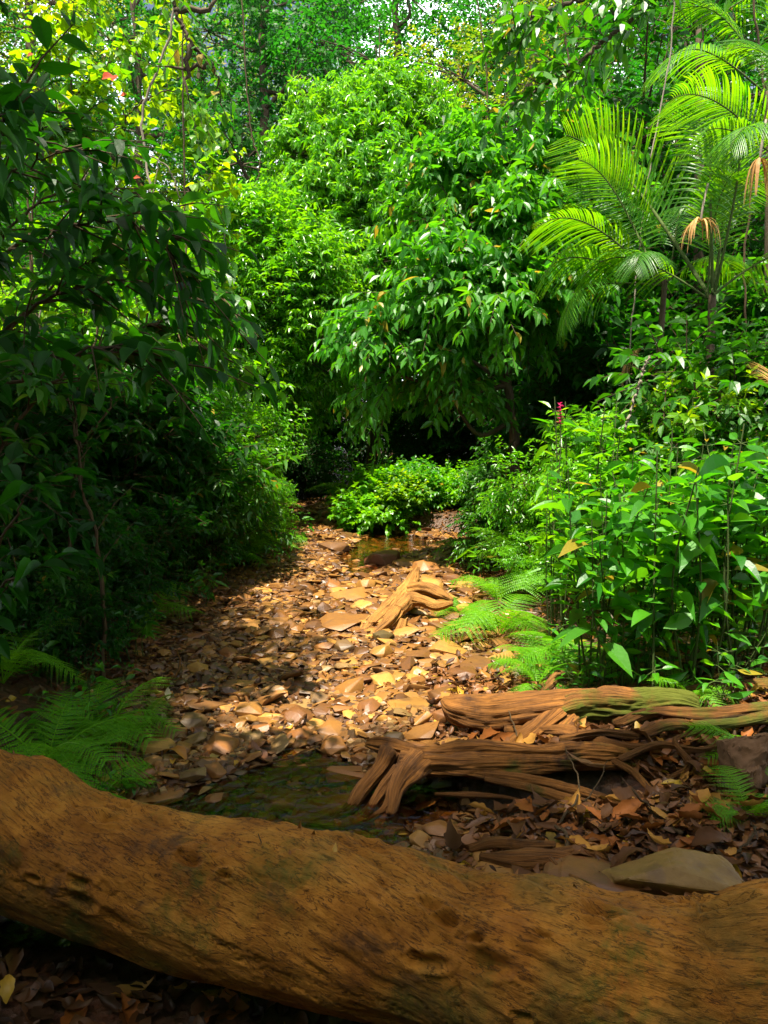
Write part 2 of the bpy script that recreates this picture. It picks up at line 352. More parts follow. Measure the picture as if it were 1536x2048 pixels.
def watermat():
    m, t, out = newmat('stream_water'); geo = N(t, 'ShaderNodeNewGeometry'); n = noise(t, geo.outputs['Position'], 16, 3, .5, .6)
    bp = N(t, 'ShaderNodeBump'); bp.inputs['Strength'].default_value = .6; bp.inputs['Distance'].default_value = .03; t.links.new(n, bp.inputs['Height'])
    tr = N(t, 'ShaderNodeBsdfTransparent'); tr.inputs[0].default_value = (.6, .47, .28, 1); gl = N(t, 'ShaderNodeBsdfGlossy'); gl.inputs['Roughness'].default_value = .04
    t.links.new(bp.outputs[0], gl.inputs['Normal']); fr = N(t, 'ShaderNodeFresnel'); fr.inputs[0].default_value = 1.5; t.links.new(bp.outputs[0], fr.inputs['Normal'])
    mx = N(t, 'ShaderNodeMixShader'); t.links.new(fr.outputs[0], mx.inputs[0]); t.links.new(tr.outputs[0], mx.inputs[1]); t.links.new(gl.outputs[0], mx.inputs[2]); t.links.new(mx.outputs[0], out.inputs[0]); return m
M['water'] = watermat()
def logmat():
    m, t, out = newmat('log_bark'); tc = N(t, 'ShaderNodeTexCoord'); a = N(t, 'ShaderNodeAttribute', attribute_name='tube'); O = tc.outputs['Object']
    sep = N(t, 'ShaderNodeSeparateXYZ'); t.links.new(a.outputs['Vector'], sep.inputs[0])
    # fibres run slightly oblique round the log
    sk = math_(t, 'ADD', sep.outputs[1], math_(t, 'MULTIPLY', sep.outputs[0], 1.1))
    cs = N(t, 'ShaderNodeCombineXYZ'); t.links.new(math_(t, 'MULTIPLY', sep.outputs[0], 9), cs.inputs[0])
    t.links.new(math_(t, 'MULTIPLY', math_(t, 'COSINE', sk), 9), cs.inputs[1]); t.links.new(math_(t, 'MULTIPLY', math_(t, 'SINE', sk), 9), cs.inputs[2])
    fib = noise(t, cs.outputs[0], 2.2, 6, .72, 1.2); fib2 = noise(t, cs.outputs[0], 7.5, 5, .7, .8)
    n1 = noise(t, O, 4.5, 6, .62); n2 = noise(t, O, 38, 5, .75)
    c = ramp(t, n1, [(.3, (.2, .065, .005)), (.48, (.42, .165, .016)), (.68, (.6, .28, .04))])
    c = mixc(t, ramp(t, fib, [(.34, (.55, .55, .55)), (.46, (0, 0, 0))]), c, (.16, .055, .006))
    c = mixc(t, ramp(t, fib2, [(.35, (.55, .55, .55)), (.43, (0, 0, 0))]), c, (.10, .035, .005))
    ck = ramp(t, math_(t, 'ABSOLUTE', math_(t, 'SUBTRACT', noise(t, cs.outputs[0], 1.3, 5, .6, .5), .5)), [(0, (.9, .9, .9)), (.022, (0, 0, 0))]); c = mixc(t, ck, c, (.05, .02, .005))
    c = mixc(t, math_(t, 'MULTIPLY', n2, .6), c, mixc(t, 1.0, c, (.5, .42, .35), 'MULTIPLY'))
    mk = ramp(t, noise(t, O, 2.3, 5, .65), [(.5, (0, 0, 0)), (.64, (.9, .9, .9))]); c = mixc(t, mk, c, mixc(t, n2, (.06, .032, .006), (.17, .10, .012)))
    ms = ramp(t, noise(t, O, 3.4, 6, .7, .3), [(.54, (0, 0, 0)), (.66, (.85, .85, .85))]); c = mixc(t, ms, c, mixc(t, n2, (.03, .035, .004), (.11, .13, .01)))
    st = ramp(t, noise(t, O, 6.5, 4, .6, .5), [(.6, (0, 0, 0)), (.7, (.8, .8, .8))]); c = mixc(t, st, c, (.09, .04, .014))
    pb = N(t, 'ShaderNodeBsdfPrincipled'); t.links.new(c, pb.inputs['Base Color']); pb.inputs['Roughness'].default_value = .78; pb.inputs['Specular IOR Level'].default_value = .25
    bp = N(t, 'ShaderNodeBump'); bp.inputs['Strength'].default_value = .7; bp.inputs['Distance'].default_value = .014
    h = math_(t, 'ADD', math_(t, 'ADD', math_(t, 'MULTIPLY', fib, .8), math_(t, 'MULTIPLY', fib2, .45)), math_(t, 'MULTIPLY', n2, .9)); h = math_(t, 'SUBTRACT', h, math_(t, 'MULTIPLY', ck, .6)); t.links.new(h, bp.inputs['Height']); t.links.new(bp.outputs[0], pb.inputs['Normal'])
    t.links.new(pb.outputs[0], out.inputs[0]); return m
M['log'] = logmat()

# ---------------------------------------------------------------- ground and water
YB = [0, 2.3, 3.35, 4.4, 5.2, 6.4, 7.5, 9.2, 10.4, 11.2, 13, 15.9, 18]
XL = [-1.6, -1.3, -1.2, -1.6, -1.75, -1.85, -1.8, -1.7, -1.6, -1.5, -1.75, -2.1, -2.4]
XR = [.35, .2, .35, .95, .95, .7, 1.0, 1.35, 1.1, -.25, -.5, -.95, -1.2]
def bedx(y): return np.interp(y, YB, XL), np.interp(y, YB, XR)
CHY = [2.2, 2.85, 3.35, 4.6, 5.6, 6.6, 7.6, 8.6, 9.6, 10.4, 12, 16]
CHX = [-.5, -.5, -.35, -.45, -.5, -.55, -.25, -.15, 0.1, .1, -1.0, -1.6]
CHA = [1, 1, .35, .25, .4, .35, .35, .7, 1, 1, .3, .3]
CHW = [.75, .6, .16, .13, .22, .3, .35, .42, .55, .45, .3, .3]
def DIG(x, y): return np.exp(-(((x - .5) / .5) ** 4 + ((y - 2.84) / .15) ** 4))
def H(x, y):
    x = np.asarray(x, float); y = np.asarray(y, float); xl, xr = bedx(y)
    dl = xl - x; dr = x - xr
    bl = sst(0, 1.3, dl) * .38 + sst(1.2, 8, dl) * .9
    hr = .05 + .07 * sst(2.9, 3.6, y) + .12 * sst(4.5, 8, y)
    br = sst(-.1, .7, dr) * hr + sst(.8, 8, dr) * .9 * sst(2, 4, y)
    n = fbm(x * 1.1, y * 1.1, 0, 3) * .05 + fbm(x * 6, y * 6, 3, 3) * .018
    c = np.interp(y, CHY, CHX) + fbm(x * 1.5, y * 1.5, 9, 2) * .25; cw = np.interp(y, CHY, CHW); ch = np.exp(-((x - c) / cw) ** 4) * .095 * np.interp(y, CHY, CHA)
    bl = bl - DIG(x, y) * .15
    bl = bl + .5 * sst(1.35, .7, y)  # unseen bank below the frame, added to block low fill light
    back = sst(15.5, 22, y) * .8 + sst(20, 120, y) * 5
    return .022 + n * .55 + bl + br - ch * (dl < .3) + back
def Hs(x, y): return float(H(np.array([x]), np.array([y]))[0])
u = np.linspace(-1, 1, 321); gx = u * 4.2 + np.sign(u) * np.clip(np.abs(u) - .75, 0, 1) ** 2 * 1900
v = np.linspace(0, 1, 520); gy = -6 + v * 26 + np.clip(v - .85, 0, 1) ** 2 * 7000
X, Y = np.meshgrid(gx, gy); Z = H(X, Y); g = G(); nx, ny = len(gx), len(gy)
i = (np.arange(ny - 1)[:, None] * nx + np.arange(nx - 1)[None]); q = np.stack([i, i + 1, i + nx + 1, i + nx], -1).reshape(-1)
g.add(np.stack([X, Y, Z], -1).reshape(-1, 3), q, np.full((nx - 1) * (ny - 1), 4)); tag(obj('ground', g, M['ground'], smooth=True), kind='structure')
g = G(); yy = np.linspace(2.0, 16, 90); xl, xr = bedx(yy); V = []
for k, yv in enumerate(yy): V += [(xl[k] - .1, yv, .004), ((xl[k] + xr[k]) / 2, yv, .004), (min(xr[k], .8) + .02, yv, .004)]
q = []
for k in range(len(yy) - 1): a = 3 * k; q += [a, a + 1, a + 4, a + 3, a + 1, a + 2, a + 5, a + 4]
g.add(V, q, [4] * (2 * (len(yy) - 1))); tag(obj('stream_water', g, M['water'], smooth=True), kind='structure')

# ---------------------------------------------------------------- foreground log
rng = np.random.default_rng(5)
def fallen_log():
    #        px    centre py  Y     radius
    K = [(-420, 1480, 2.35, .20), (-180, 1570, 2.2, .195), (0, 1660, 2.08, .205), (140, 1722, 2.02, .18), (320, 1768, 1.97, .185), (560, 1815, 1.88, .195), (760, 1860, 1.8, .205),
         (930, 1915, 1.7, .195), (1080, 1950, 1.62, .21), (1250, 1985, 1.56, .2), (1420, 2000, 1.53, .205), (1600, 1975, 1.5, .22), (1850, 1960, 1.5, .24), (2100, 1950, 1.5, .25)]
    P = []; rr = []
    for px, py, Y_, r in K: P.append(at(px, py, Y_)); rr.append(r)
    base = np.array((0.0, 1.8, 0.0)); P = np.array(P) - base
    c = curve(np.hstack([P, np.array(rr)[:, None]]), 900); pts, rad = c[:, :3], c[:, 3]
    n = len(pts); sides = 250; T = nrm(np.gradient(pts, axis=0)); X_ = nrm(np.cross(T, ZU)); Y_ = np.cross(X_, T)
    th = np.linspace(0, 2 * math.pi, sides, endpoint=False); ln = np.concatenate(([0], np.cumsum(np.linalg.norm(np.diff(pts, axis=0), axis=1))))
    cx = np.cos(th)[None]; sx = np.sin(th)[None]; Lg = ln[:, None]
    # oblique muscles and dents
    tw = th[None] + Lg * .9
    d = fbm(np.cos(tw) * 1.1, np.sin(tw) * 1.1, Lg * 1.7, 3) * .2 + fbm(np.cos(tw) * 3.4, np.sin(tw) * 3.4, Lg * 4.5 + 7, 4) * .06
    d += fbm(np.cos(tw) * 16, np.sin(tw) * 16, Lg * 16, 3) * .018
    fn = fbm(np.cos(tw) * 5.5, np.sin(tw) * 5.5, Lg * 4.5 + 3, 4); d -= np.exp(-(fn / .035) ** 2) * .028 * sst(-.1, .25, fbm(cx * 2, sx * 2, Lg * 2.5, 2))
    fn = fbm(np.cos(tw) * 10 + 4, np.sin(tw) * 10, Lg * 7 + 9, 3); d -= np.exp(-(fn / .05) ** 2) * .012
    # knots with pits
    r2 = np.random.default_rng(11)
    for _ in range(46):
        l0 = r2.uniform(0, ln[-1]); t0 = r2.uniform(.1, 2.9); s = r2.uniform(.012, .035)
        dt = (th[None] - t0 + math.pi) % (2 * math.pi) - math.pi; dd = np.sqrt(((Lg - l0) * .7) ** 2 + (dt * .2 * 1.6) ** 2) / s * (1 + .5 * fbm(cx * 9 + l0, sx * 9, Lg * 30, 2))
        d += np.exp(-(dd - 1.3) ** 2 * 3) * .05 - np.exp(-dd ** 2 * 1.5) * .13
    # peeling flakes
    for _ in range(260):
        l0 = r2.uniform(0, ln[-1]); t0 = r2.uniform(.0, 3.0); s = r2.uniform(.006, .012); e = r2.uniform(3, 7)
        dt = ((th[None] - t0 + math.pi) % (2 * math.pi) - math.pi) * .2; al = (Lg - l0) * .93 - dt * .35; ac = dt * .93 + (Lg - l0) * .35
        dd = (al / (s * e)) ** 2 + (ac / s) ** 2; d += np.exp(-dd) * r2.choice([-.05, .035])
    r = rad[:, None] * (1 + d)
    V = pts[:, None] + r[..., None] * (cx[..., None] * X_[:, None] + sx[..., None] * Y_[:, None])
    i = np.arange(n - 1)[:, None] * sides; j = np.arange(sides)[None]; k = (j + 1) % sides
    q = np.stack([i + j, i + k, i + k + sides, i + j + sides], -1).reshape(-1)
    g = G(); uv = np.stack([np.repeat(ln, sides), np.tile(th, n)], 1); g.add(V.reshape(-1, 3), q, np.full((n - 1) * sides, 4), None, uv)
    t = thing('fallen_log', 'long thick orange-brown log lying right across the foreground, bark flaking and knotted', 'log', tuple(base))
    obj('trunk', g, M['log'], t, True)
    # stub of a limb rising at the log's left end
    g = G(); a = at(-60, 1640, 2.12) - base; b = at(-40, 1575, 2.2) - base; c_ = at(-10, 1530, 2.28) - base
    tube(g, curve([a, b, c_], 30), np.linspace(.17, .09, 30), 40, True, .15, 3, .1); obj('limb_stub', g, M['log'], t, True)
fallen_log()

rc_ = np.random.default_rng(31)
dg = bpy.context.evaluated_depsgraph_get(); dg.update()
for k in range(26):
    x_ = rc_.uniform(-1.15, 1.0); y_ = np.interp(x_, [-1.1, 0, 1], [2.08, 1.83, 1.55]) + rc_.uniform(-.13, .1)
    hit, lc, nn_, _, _, _ = C.ray_cast(dg, Vector((x_, y_, 2.0)), Vector((0, 0, -1)))
    if not hit or lc.z < .3 or lc.z > 1: continue
    g = G(); a_ = rc_.uniform(0, 6.28); tv_ = Vector((math.cos(a_), math.sin(a_), 0)); tv_ = (tv_ - nn_ * tv_.dot(nn_)).normalized(); L_ = rc_.uniform(.025, .06)
    if k % 2: leaves(g, 'ov', [(0, 0, 0)], [tuple(tv_)], [tuple(nn_)], L_ * .7, .5, rc_); mt_ = 'litter'
    else: tube(g, [(0, 0, 0), tuple(tv_ * L_ * .5 + nn_ * .003), tuple(tv_ * L_)], [.0015, .0018, .001], 5); mt_ = 'twig'
    fr_ = (x_ + 1.15) / 2.15; tag(obj('leaf_scrap' if k % 2 else 'bark_scrap', g, M[mt_], None, False, tuple(lc + nn_ * .003)), ('small brown leaf scrap' if k % 2 else 'thin dark twig scrap') + ' lying on top of the fallen log ' + ('at its left' if fr_ < .33 else 'near its middle' if fr_ < .66 else 'at its right'), 'leaf' if k % 2 else 'twig', 'scraps lying on the log')
# ---------------------------------------------------------------- roots
def rootpiece(g, K, n=60, sides=26, ridges=.35, nz=.25, seed=0, base=(0, 0, 0), sc=(1, 1)):
    P = []
    for px, py, Y_, r in K: p = at(px, py, Y_); P.append((*(p - np.array(base)), r))
    n = int(n * 1.4); c = curve(P, n); tube(g, c[:, :3], np.maximum(c[:, 3], .003), sides * 2, True, nz * 1.5, seed, ridges * 1.0, sc, 7.0, 1.6)
t = thing('tree_root', 'smooth orange root curling into a thick moss-topped log at the edge of the stones', 'root', (.9, 3.4, .15)); b = (.9, 3.4, .15)
g = G()
rootpiece(g, [(885, 1400, 3.5, .02), (915, 1418, 3.45, .075), (980, 1428, 3.42, .085), (1060, 1418, 3.4, .075), (1130, 1408, 3.42, .07), (1200, 1412, 3.45, .06)], 70, 30, .22, .2, 1, b)
rootpiece(g, [(900, 1392, 3.55, .012), (960, 1402, 3.52, .03), (1040, 1400, 3.5, .035), (1120, 1392, 3.5, .03), (1180, 1392, 3.5, .03)], 50, 18, .3, .2, 9, b)
rootpiece(g, [(1110, 1425, 3.38, .07), (1070, 1462, 3.3, .055), (1030, 1490, 3.22, .05), (990, 1530, 3.15, .03)], 50, 24, .3, .2, 2, b)
rootpiece(g, [(1150, 1440, 3.34, .05), (1110, 1475, 3.28, .045), (1075, 1510, 3.2, .03)], 40, 20, .3, .2, 4, b)
obj('root_arm', g, M['root'], t, True)
g = G()
rootpiece(g, [(1110, 1425, 3.42, .07), (1160, 1410, 3.42, .085), (1240, 1412, 3.42, .085), (1330, 1410, 3.42, .078), (1385, 1418, 3.42, .06), (1400, 1420, 3.42, .02)], 90, 40, .45, .25, 5, b)
rootpiece(g, [(1300, 1392, 3.6, .03), (1400, 1385, 3.65, .04), (1500, 1378, 3.7, .045), (1700, 1370, 3.75, .06)], 60, 30, .4, .25, 6, b)
obj('mossy_log', g, M['mossroot'], t, True)
t = thing('tree_root', 'long split root running level over a dark hollow, left end bending down in strands', 'root', (.5, 3.0, .1)); b = (.5, 3.0, .1); g = G()
rootpiece(g, [(735, 1488, 3.1, .02), (775, 1495, 3.05, .045), (850, 1510, 3.02, .042), (960, 1506, 3.0, .046), (1080, 1512, 3.0, .042), (1180, 1502, 3.0, .036), (1270, 1512, 3.02, .03), (1330, 1520, 3.05, .012)], 120, 32, .5, .3, 3, b)
rootpiece(g, [(800, 1525, 2.95, .045), (880, 1530, 2.94, .045), (1000, 1530, 2.94, .042), (1100, 1528, 2.95, .035), (1200, 1532, 2.96, .02), (1300, 1535, 2.98, .01)], 100, 28, .5, .3, 7, b)
obj('root_beam', g, M['root'], t, True)
for sd_, K in enumerate(([(780, 1500, 3.0, .045), (760, 1540, 2.96, .035), (725, 1580, 2.9, .028), (690, 1625, 2.82, .022), (620, 1650, 2.76, .012)],
          [(845, 1520, 2.95, .06), (820, 1545, 2.9, .055), (795, 1580, 2.84, .03), (780, 1630, 2.76, .02)],
          [(800, 1540, 2.93, .03), (760, 1585, 2.88, .022), (735, 1625, 2.82, .016), (720, 1650, 2.78, .01)],
          [(770, 1520, 3.0, .03), (745, 1560, 2.95, .018), (700, 1610, 2.88, .014), (650, 1640, 2.8, .008)],
          [(790, 1570, 2.86, .02), (765, 1620, 2.78, .012), (700, 1655, 2.7, .008), (600, 1648, 2.72, .006)])):
    g = G(); rootpiece(g, K, 50, 16, .5, .35, sd_ + 20, b); obj('root_strand', g, M['root'], t, True)
t = thing('tree_root', 'slim double root slanting down to the right over the leaf litter', 'root', (.6, 2.85, .1)); b = (.6, 2.85, .1); g = G()
rootpiece(g, [(905, 1540, 2.92, .012), (980, 1552, 2.9, .022), (1080, 1566, 2.85, .026), (1180, 1592, 2.8, .026), (1240, 1615, 2.76, .02), (1275, 1635, 2.72, .01)], 80, 20, .4, .2, 8, b)
rootpiece(g, [(970, 1558, 2.85, .01), (1060, 1578, 2.82, .018), (1160, 1606, 2.76, .022), (1225, 1628, 2.72, .018), (1250, 1640, 2.7, .008)], 70, 18, .4, .2, 9, b)
obj('root_fork', g, M['root'], t, True)
t = thing('tree_root', 'thin pale root lying in the dark hollow under the long split root', 'root', (.4, 2.8, .0)); b = (.4, 2.8, 0); g = G()
rootpiece(g, [(870, 1588, 2.86, .006), (930, 1590, 2.84, .012), (1000, 1594, 2.82, .01), (1040, 1600, 2.8, .005)], 40, 12, .3, .2, 10, b); obj('root_fork', g, M['root'], t, True)
t = thing('tree_root', 'low knot of small forked roots pressed on a flat rock behind the log', 'root', (.45, 2.25, .05)); b = (.45, 2.25, .05)
for sd_, K in enumerate(([(940, 1700, 2.4, .012), (985, 1690, 2.4, .022), (1050, 1692, 2.38, .02), (1110, 1690, 2.36, .012)], [(960, 1712, 2.34, .012), (1040, 1725, 2.3, .035), (1110, 1722, 2.3, .035), (1170, 1735, 2.28, .03), (1240, 1760, 2.2, .02)],
          [(1110, 1715, 2.32, .03), (1160, 1705, 2.33, .02), (1220, 1725, 2.28, .018), (1260, 1745, 2.26, .01)], [(1100, 1730, 2.28, .03), (1130, 1760, 2.2, .025), (1180, 1780, 2.1, .02)], [(930, 1690, 2.45, .008), (975, 1700, 2.4, .012), (1010, 1712, 2.36, .01)])):
    g = G(); rootpiece(g, K, 40, 18, .3, .3, sd_ + 40, b); obj('root_fork', g, M['root'], t, True)
# driftwood
t = thing('driftwood', 'sunlit weathered root slab slanting up from the stream bed with crooked arms to the right', 'driftwood', (.1, 5.8, 0)); b = (.1, 5.8, 0); g = G()
rootpiece(g, [(712, 1288, 5.25, .03), (745, 1252, 5.45, .07), (785, 1215, 5.8, .075), (812, 1180, 6.2, .065), (828, 1150, 6.5, .04), (836, 1135, 6.6, .015)], 90, 40, .5, .2, 12, b, (1.15, .75))
rootpiece(g, [(735, 1285, 5.22, .035), (775, 1250, 5.35, .055), (800, 1215, 5.6, .055), (830, 1198, 5.8, .045)], 60, 28, .4, .2, 13, b)
obj('slab', g, M['drift'], t, True)
g = G(); rootpiece(g, [(795, 1222, 5.55, .06), (820, 1200, 5.65, .06), (845, 1202, 5.6, .042), (875, 1212, 5.55, .04), (905, 1206, 5.5, .02)], 50, 24, .2, .2, 14, b); obj('arm', g, M['drift'], t, True)
g = G(); rootpiece(g, [(822, 1180, 6.1, .06), (850, 1176, 6.0, .05), (880, 1188, 5.9, .04), (905, 1200, 5.75, .015)], 50, 20, .3, .2, 15, b); obj('arm', g, M['drift'], t, True)
g = G(); rootpiece(g, [(795, 1268, 5.3, .03), (803, 1255, 5.3, .035), (808, 1240, 5.33, .03)], 20, 14, .3, .2, 16, b); obj('peg', g, M['drift'], t, True)
t = thing('tree_root', 'tangle of thin gnarled roots and a second mossy root running out to the right edge', 'root', (1.4, 3.3, .1)); b = (1.4, 3.3, .1); rj = np.random.default_rng(66)
for sd_, K in enumerate(([(1120, 1478, 3.12, .015), (1200, 1466, 3.12, .022), (1270, 1472, 3.15, .022), (1340, 1450, 3.2, .025), (1420, 1452, 3.2, .02), (1560, 1430, 3.25, .03)], [(1010, 1462, 3.3, .02), (1130, 1462, 3.25, .022), (1230, 1490, 3.05, .02), (1320, 1500, 3.0, .014)],
          [(1230, 1450, 3.3, .02), (1300, 1425, 3.35, .03), (1420, 1428, 3.3, .03), (1600, 1410, 3.3, .035)], [(1240, 1520, 2.95, .012), (1320, 1490, 3.0, .016), (1400, 1500, 2.95, .012), (1460, 1480, 3.0, .006)], [(1330, 1560, 2.85, .01), (1380, 1530, 2.9, .014), (1350, 1480, 3.0, .01), (1420, 1460, 3.05, .006)],
          [(1180, 1500, 3.05, .008), (1260, 1540, 2.9, .012), (1330, 1600, 2.7, .01), (1420, 1590, 2.72, .006)], [(1150, 1445, 3.3, .02), (1135, 1480, 3.2, .018), (1180, 1520, 3.0, .01)])):
    g = G(); rootpiece(g, K, 60, 14, .5, .4, sd_ + 70, b); obj('root_fork', g, M['mossroot' if sd_ in (0, 2) else 'root'], t, True)
t = thing('stick', 'short pale broken stick jutting from the stones beside the mossy root', 'stick', (.75, 3.7, .1)); g = G()
rootpiece(g, [(1085, 1392, 3.75, .02), (1100, 1370, 3.75, .026), (1125, 1342, 3.8, .022)], 20, 12, .2, .2, 17, (.75, 3.7, .1)); obj('wood', g, M['drift'], t, True)

# ---------------------------------------------------------------- stones
random.seed(3)
def stone_mesh(seed, flat, npt=16, mat='ochre', bev=.045):
    rr = np.random.default_rng(seed); bm = bmesh.new()
    p = nrm(rr.normal(0, 1, (npt, 3))) * rr.uniform(.75, 1.0, (npt, 1)); ex = rr.uniform(.65, .95)
    p = np.sign(p) * np.abs(p) ** .8
    for a in p: bm.verts.new((a[0], a[1] * ex, a[2]))
    r = bmesh.ops.convex_hull(bm, input=bm.verts); 
    bmesh.ops.delete(bm, geom=[x for x in r['geom_interior'] if isinstance(x, bmesh.types.BMVert)], context='VERTS')
    bmesh.ops.dissolve_limit(bm, angle_limit=R(16), verts=bm.verts, edges=bm.edges)
    for a in bm.verts: a.co.z *= flat
    bmesh.ops.bevel(bm, geom=list(bm.edges), offset=bev * .7 + flat * .05, segments=2, affect='EDGES', profile=.6, clamp_overlap=True)
    bmesh.ops.triangulate(bm, faces=[f for f in bm.faces if len(f.verts) > 4])
    xs = [a.co.x for a in bm.verts]; k = 2 / (max(xs) - min(xs))
    for a in bm.verts: a.co *= k * .5      # about one metre across
    me = bpy.data.meshes.new('stone'); bm.to_mesh(me); bm.free()
    me.polygons.foreach_set('use_smooth', np.ones(len(me.polygons), bool)); me.set_sharp_from_angle(angle=R(38)); me.materials.append(M[mat]); return me
SM = {k: [stone_mesh(100 + i * 7 + j * 131, (.18, .24, .34, .2, .42, .15, .27, .36)[i], (11 + i % 4 * 2) if i not in (2, 4, 7) else 26, k, .045 if i not in (2, 4, 7) else .13) for i in range(8)] for j, k in enumerate(('ochre', 'brown', 'grey'))}
def put_stone(x, y, s, me, rz, tilt=(0, 0), sz=1.0, lift=.3, z=None):
    o = bpy.data.objects.new('stone', me); col.objects.link(o); zh = max(v.co.z for v in me.vertices[:40])
    o.location = (x, y, (Hs(x, y) if z is None else z) + s * sz * zh * lift); o.rotation_euler = (tilt[0], tilt[1], rz); o.scale = (s, s, s * sz); return o
def gpt(px, py, z=0.03):
    a = (1024 - py) / FPX; dz = (-SP + a * CP) / (CP + a * SP); Y_ = (z - CAMZ) / dz; return at(px, py, Y_)
used = []
special = [  # px, py(base), width m, flatness x, material, variant, label, rz
 (765, 1122, .42, 1.5, 'redrock', 4, 'large blocky reddish rock standing in the stream beyond the driftwood'),
 (810, 1130, .3, 1.2, 'ochre', 2, 'bright ochre block just right of the reddish rock'),
 (852, 1138, .3, 1.3, 'brown', 2, 'brown block lying beyond the top end of the driftwood'),
 (735, 1128, .3, .9, 'redrock', 1, 'low rust-coloured stone in the water left of the reddish rock'),
 (690, 1030, .6, 1.0, 'palerock', 3, 'pale slab poking out at the left foot of the leafy mound'),
 (660, 1032, .32, 1.8, 'ochre', 7, 'small yellow rounded boulder beside the pale slab at the far bend'),
 (668, 1100, .4, 1.3, 'ochre', 2, 'orange boulder at the edge of the far pool'),
 (692, 1250, .46, .8, 'ochre', 0, 'wide flat sunlit slab touching the lower end of the driftwood'),
 (705, 1190, .36, 1.1, 'ochre', 3, 'domed ochre stone in the wet channel left of the driftwood'),
 (572, 1578, .19, 1.2, 'grey', 4, 'smooth rounded brown cobble at the rim of the near pool'),
 (680, 1590, .36, .9, 'greenrock', 1, 'broad grey-brown boulder half sunk in the near pool by the root strands'),
 (695, 1540, .24, .9, 'brown', 6, 'brown flat-topped rock just above the sunken boulder'),
 (366, 1504, .11, 1.6, 'ochre', 7, 'small rounded yellow stone above the left end of the near pool'),
 (318, 1505, .18, .8, 'ochre', 4, 'flat sun-touched stone at the left corner of the near pool'),
 (495, 1432, .17, 1.8, 'ochre', 2, 'chunky ochre block standing up from the shaded gravel'),
 (310, 1590, .2, .7, 'brown', 5, 'dark flat stone under the water at the left of the near pool'),
 (860, 1200, .26, 1.2, 'ochre', 4, 'rounded ochre stone caught between the two arms of the driftwood'),
 (768, 1282, .17, 1.3, 'greenrock', 4, 'small grey-green stone at the foot of the driftwood'),
 (880, 1300, .3, .9, 'ochre', 1, 'long sunlit slab right of the driftwood foot'),
 (955, 1340, .3, .9, 'ochre', 0, 'large bright slab at the right edge of the sunlit stones'),
 (840, 1425, .3, .7, 'ochre', 5, 'flat ochre slab left of the orange root curl'),
 (880, 1400, .2, 1.3, 'ochre', 6, 'upright tan stone leaning on the orange root curl'),
 (890, 1450, .14, 1.5, 'brown', 4, 'two-toned brown stone tucked below the orange root curl')]
for k, (px, py, s, fz, mt, vr, lab) in enumerate(special):
    p = gpt(px, py); me = SM.get(mt, SM['ochre'])[vr]
    if mt not in SM: me = me.copy(); me.materials.clear(); me.materials.append(M[mt])
    y_ = p[1] + s * .2; x_ = p[0] * y_ / p[1]
    z0 = None
    if k == 16: z0 = .12
    tag(put_stone(x_, y_, s, me, k * 1.7, (.05, -.05), fz, .45, z0), lab, 'stone', 'stones of the stream bed'); used.append((x_, y_, s * .42))
# scattered stones
rs = np.random.default_rng(21); cand = []
def trystones(n, smin, smax, ymin, ymax, ov):
    for _ in range(n):
        y = ymin + (ymax - ymin) * rs.random() ** 1.15; xl_, xr_ = bedx(y); x = rs.uniform(xl_ + .02, xr_ + .12)
        fr = (x - xl_) / (xr_ - xl_); p = .5 + .5 * sst(.12, .5, fr)
        if y < 3.1: p = .35 if abs(x - np.interp(y, CHY, CHX)) < .6 and y < 3.0 else .6
        if rs.random() > p: continue
        s = rs.uniform(smin, smax) * (.85 + .3 * fr); r = s * .42 * ov; ok = True
        for (a, b_, c_) in used:
            if abs(a - x) < .4 and abs(b_ - y) < .4 and (a - x) ** 2 + (b_ - y) ** 2 < (r + c_ * ov) ** 2: ok = False; break
        if ok: used.append((x, y, s * .42)); cand.append((x, y, s))
trystones(350, .14, .21, 3.3, 11, .9); trystones(4500, .09, .14, 2.7, 11, .85); trystones(9000, .07, .11, 2.5, 11.5, .76); trystones(20000, .04, .07, 2.3, 9, .72); trystones(900, .12, .22, 10, 16, .8)
cand.sort(key=lambda c: -c[2] / math.hypot(c[1], 1.5) * (1 if c[1] > 2.5 else .2))
def zone(x, y):
    if y < 3.3: return 'in or beside the dark near pool'
    if y < 4.3: return 'in the shaded gravel beyond the near pool' if x < .1 else 'among the warm stones left of the root curl'
    if y < 5.4: return 'in the leafy left half of the bed' if x < -.7 else ('in the middle of the bed below the driftwood' if x < .2 else 'in the bright patch right of the driftwood')
    if y < 7.2: return 'in the wet channel beside the driftwood' if x > -.9 else 'by the left bank level with the driftwood'
    if y < 10: return 'in the stream around the reddish rock'
    return 'in the far bend of the stream'
wts = [.58, .3, .12]
gs = G(); cnt = 0
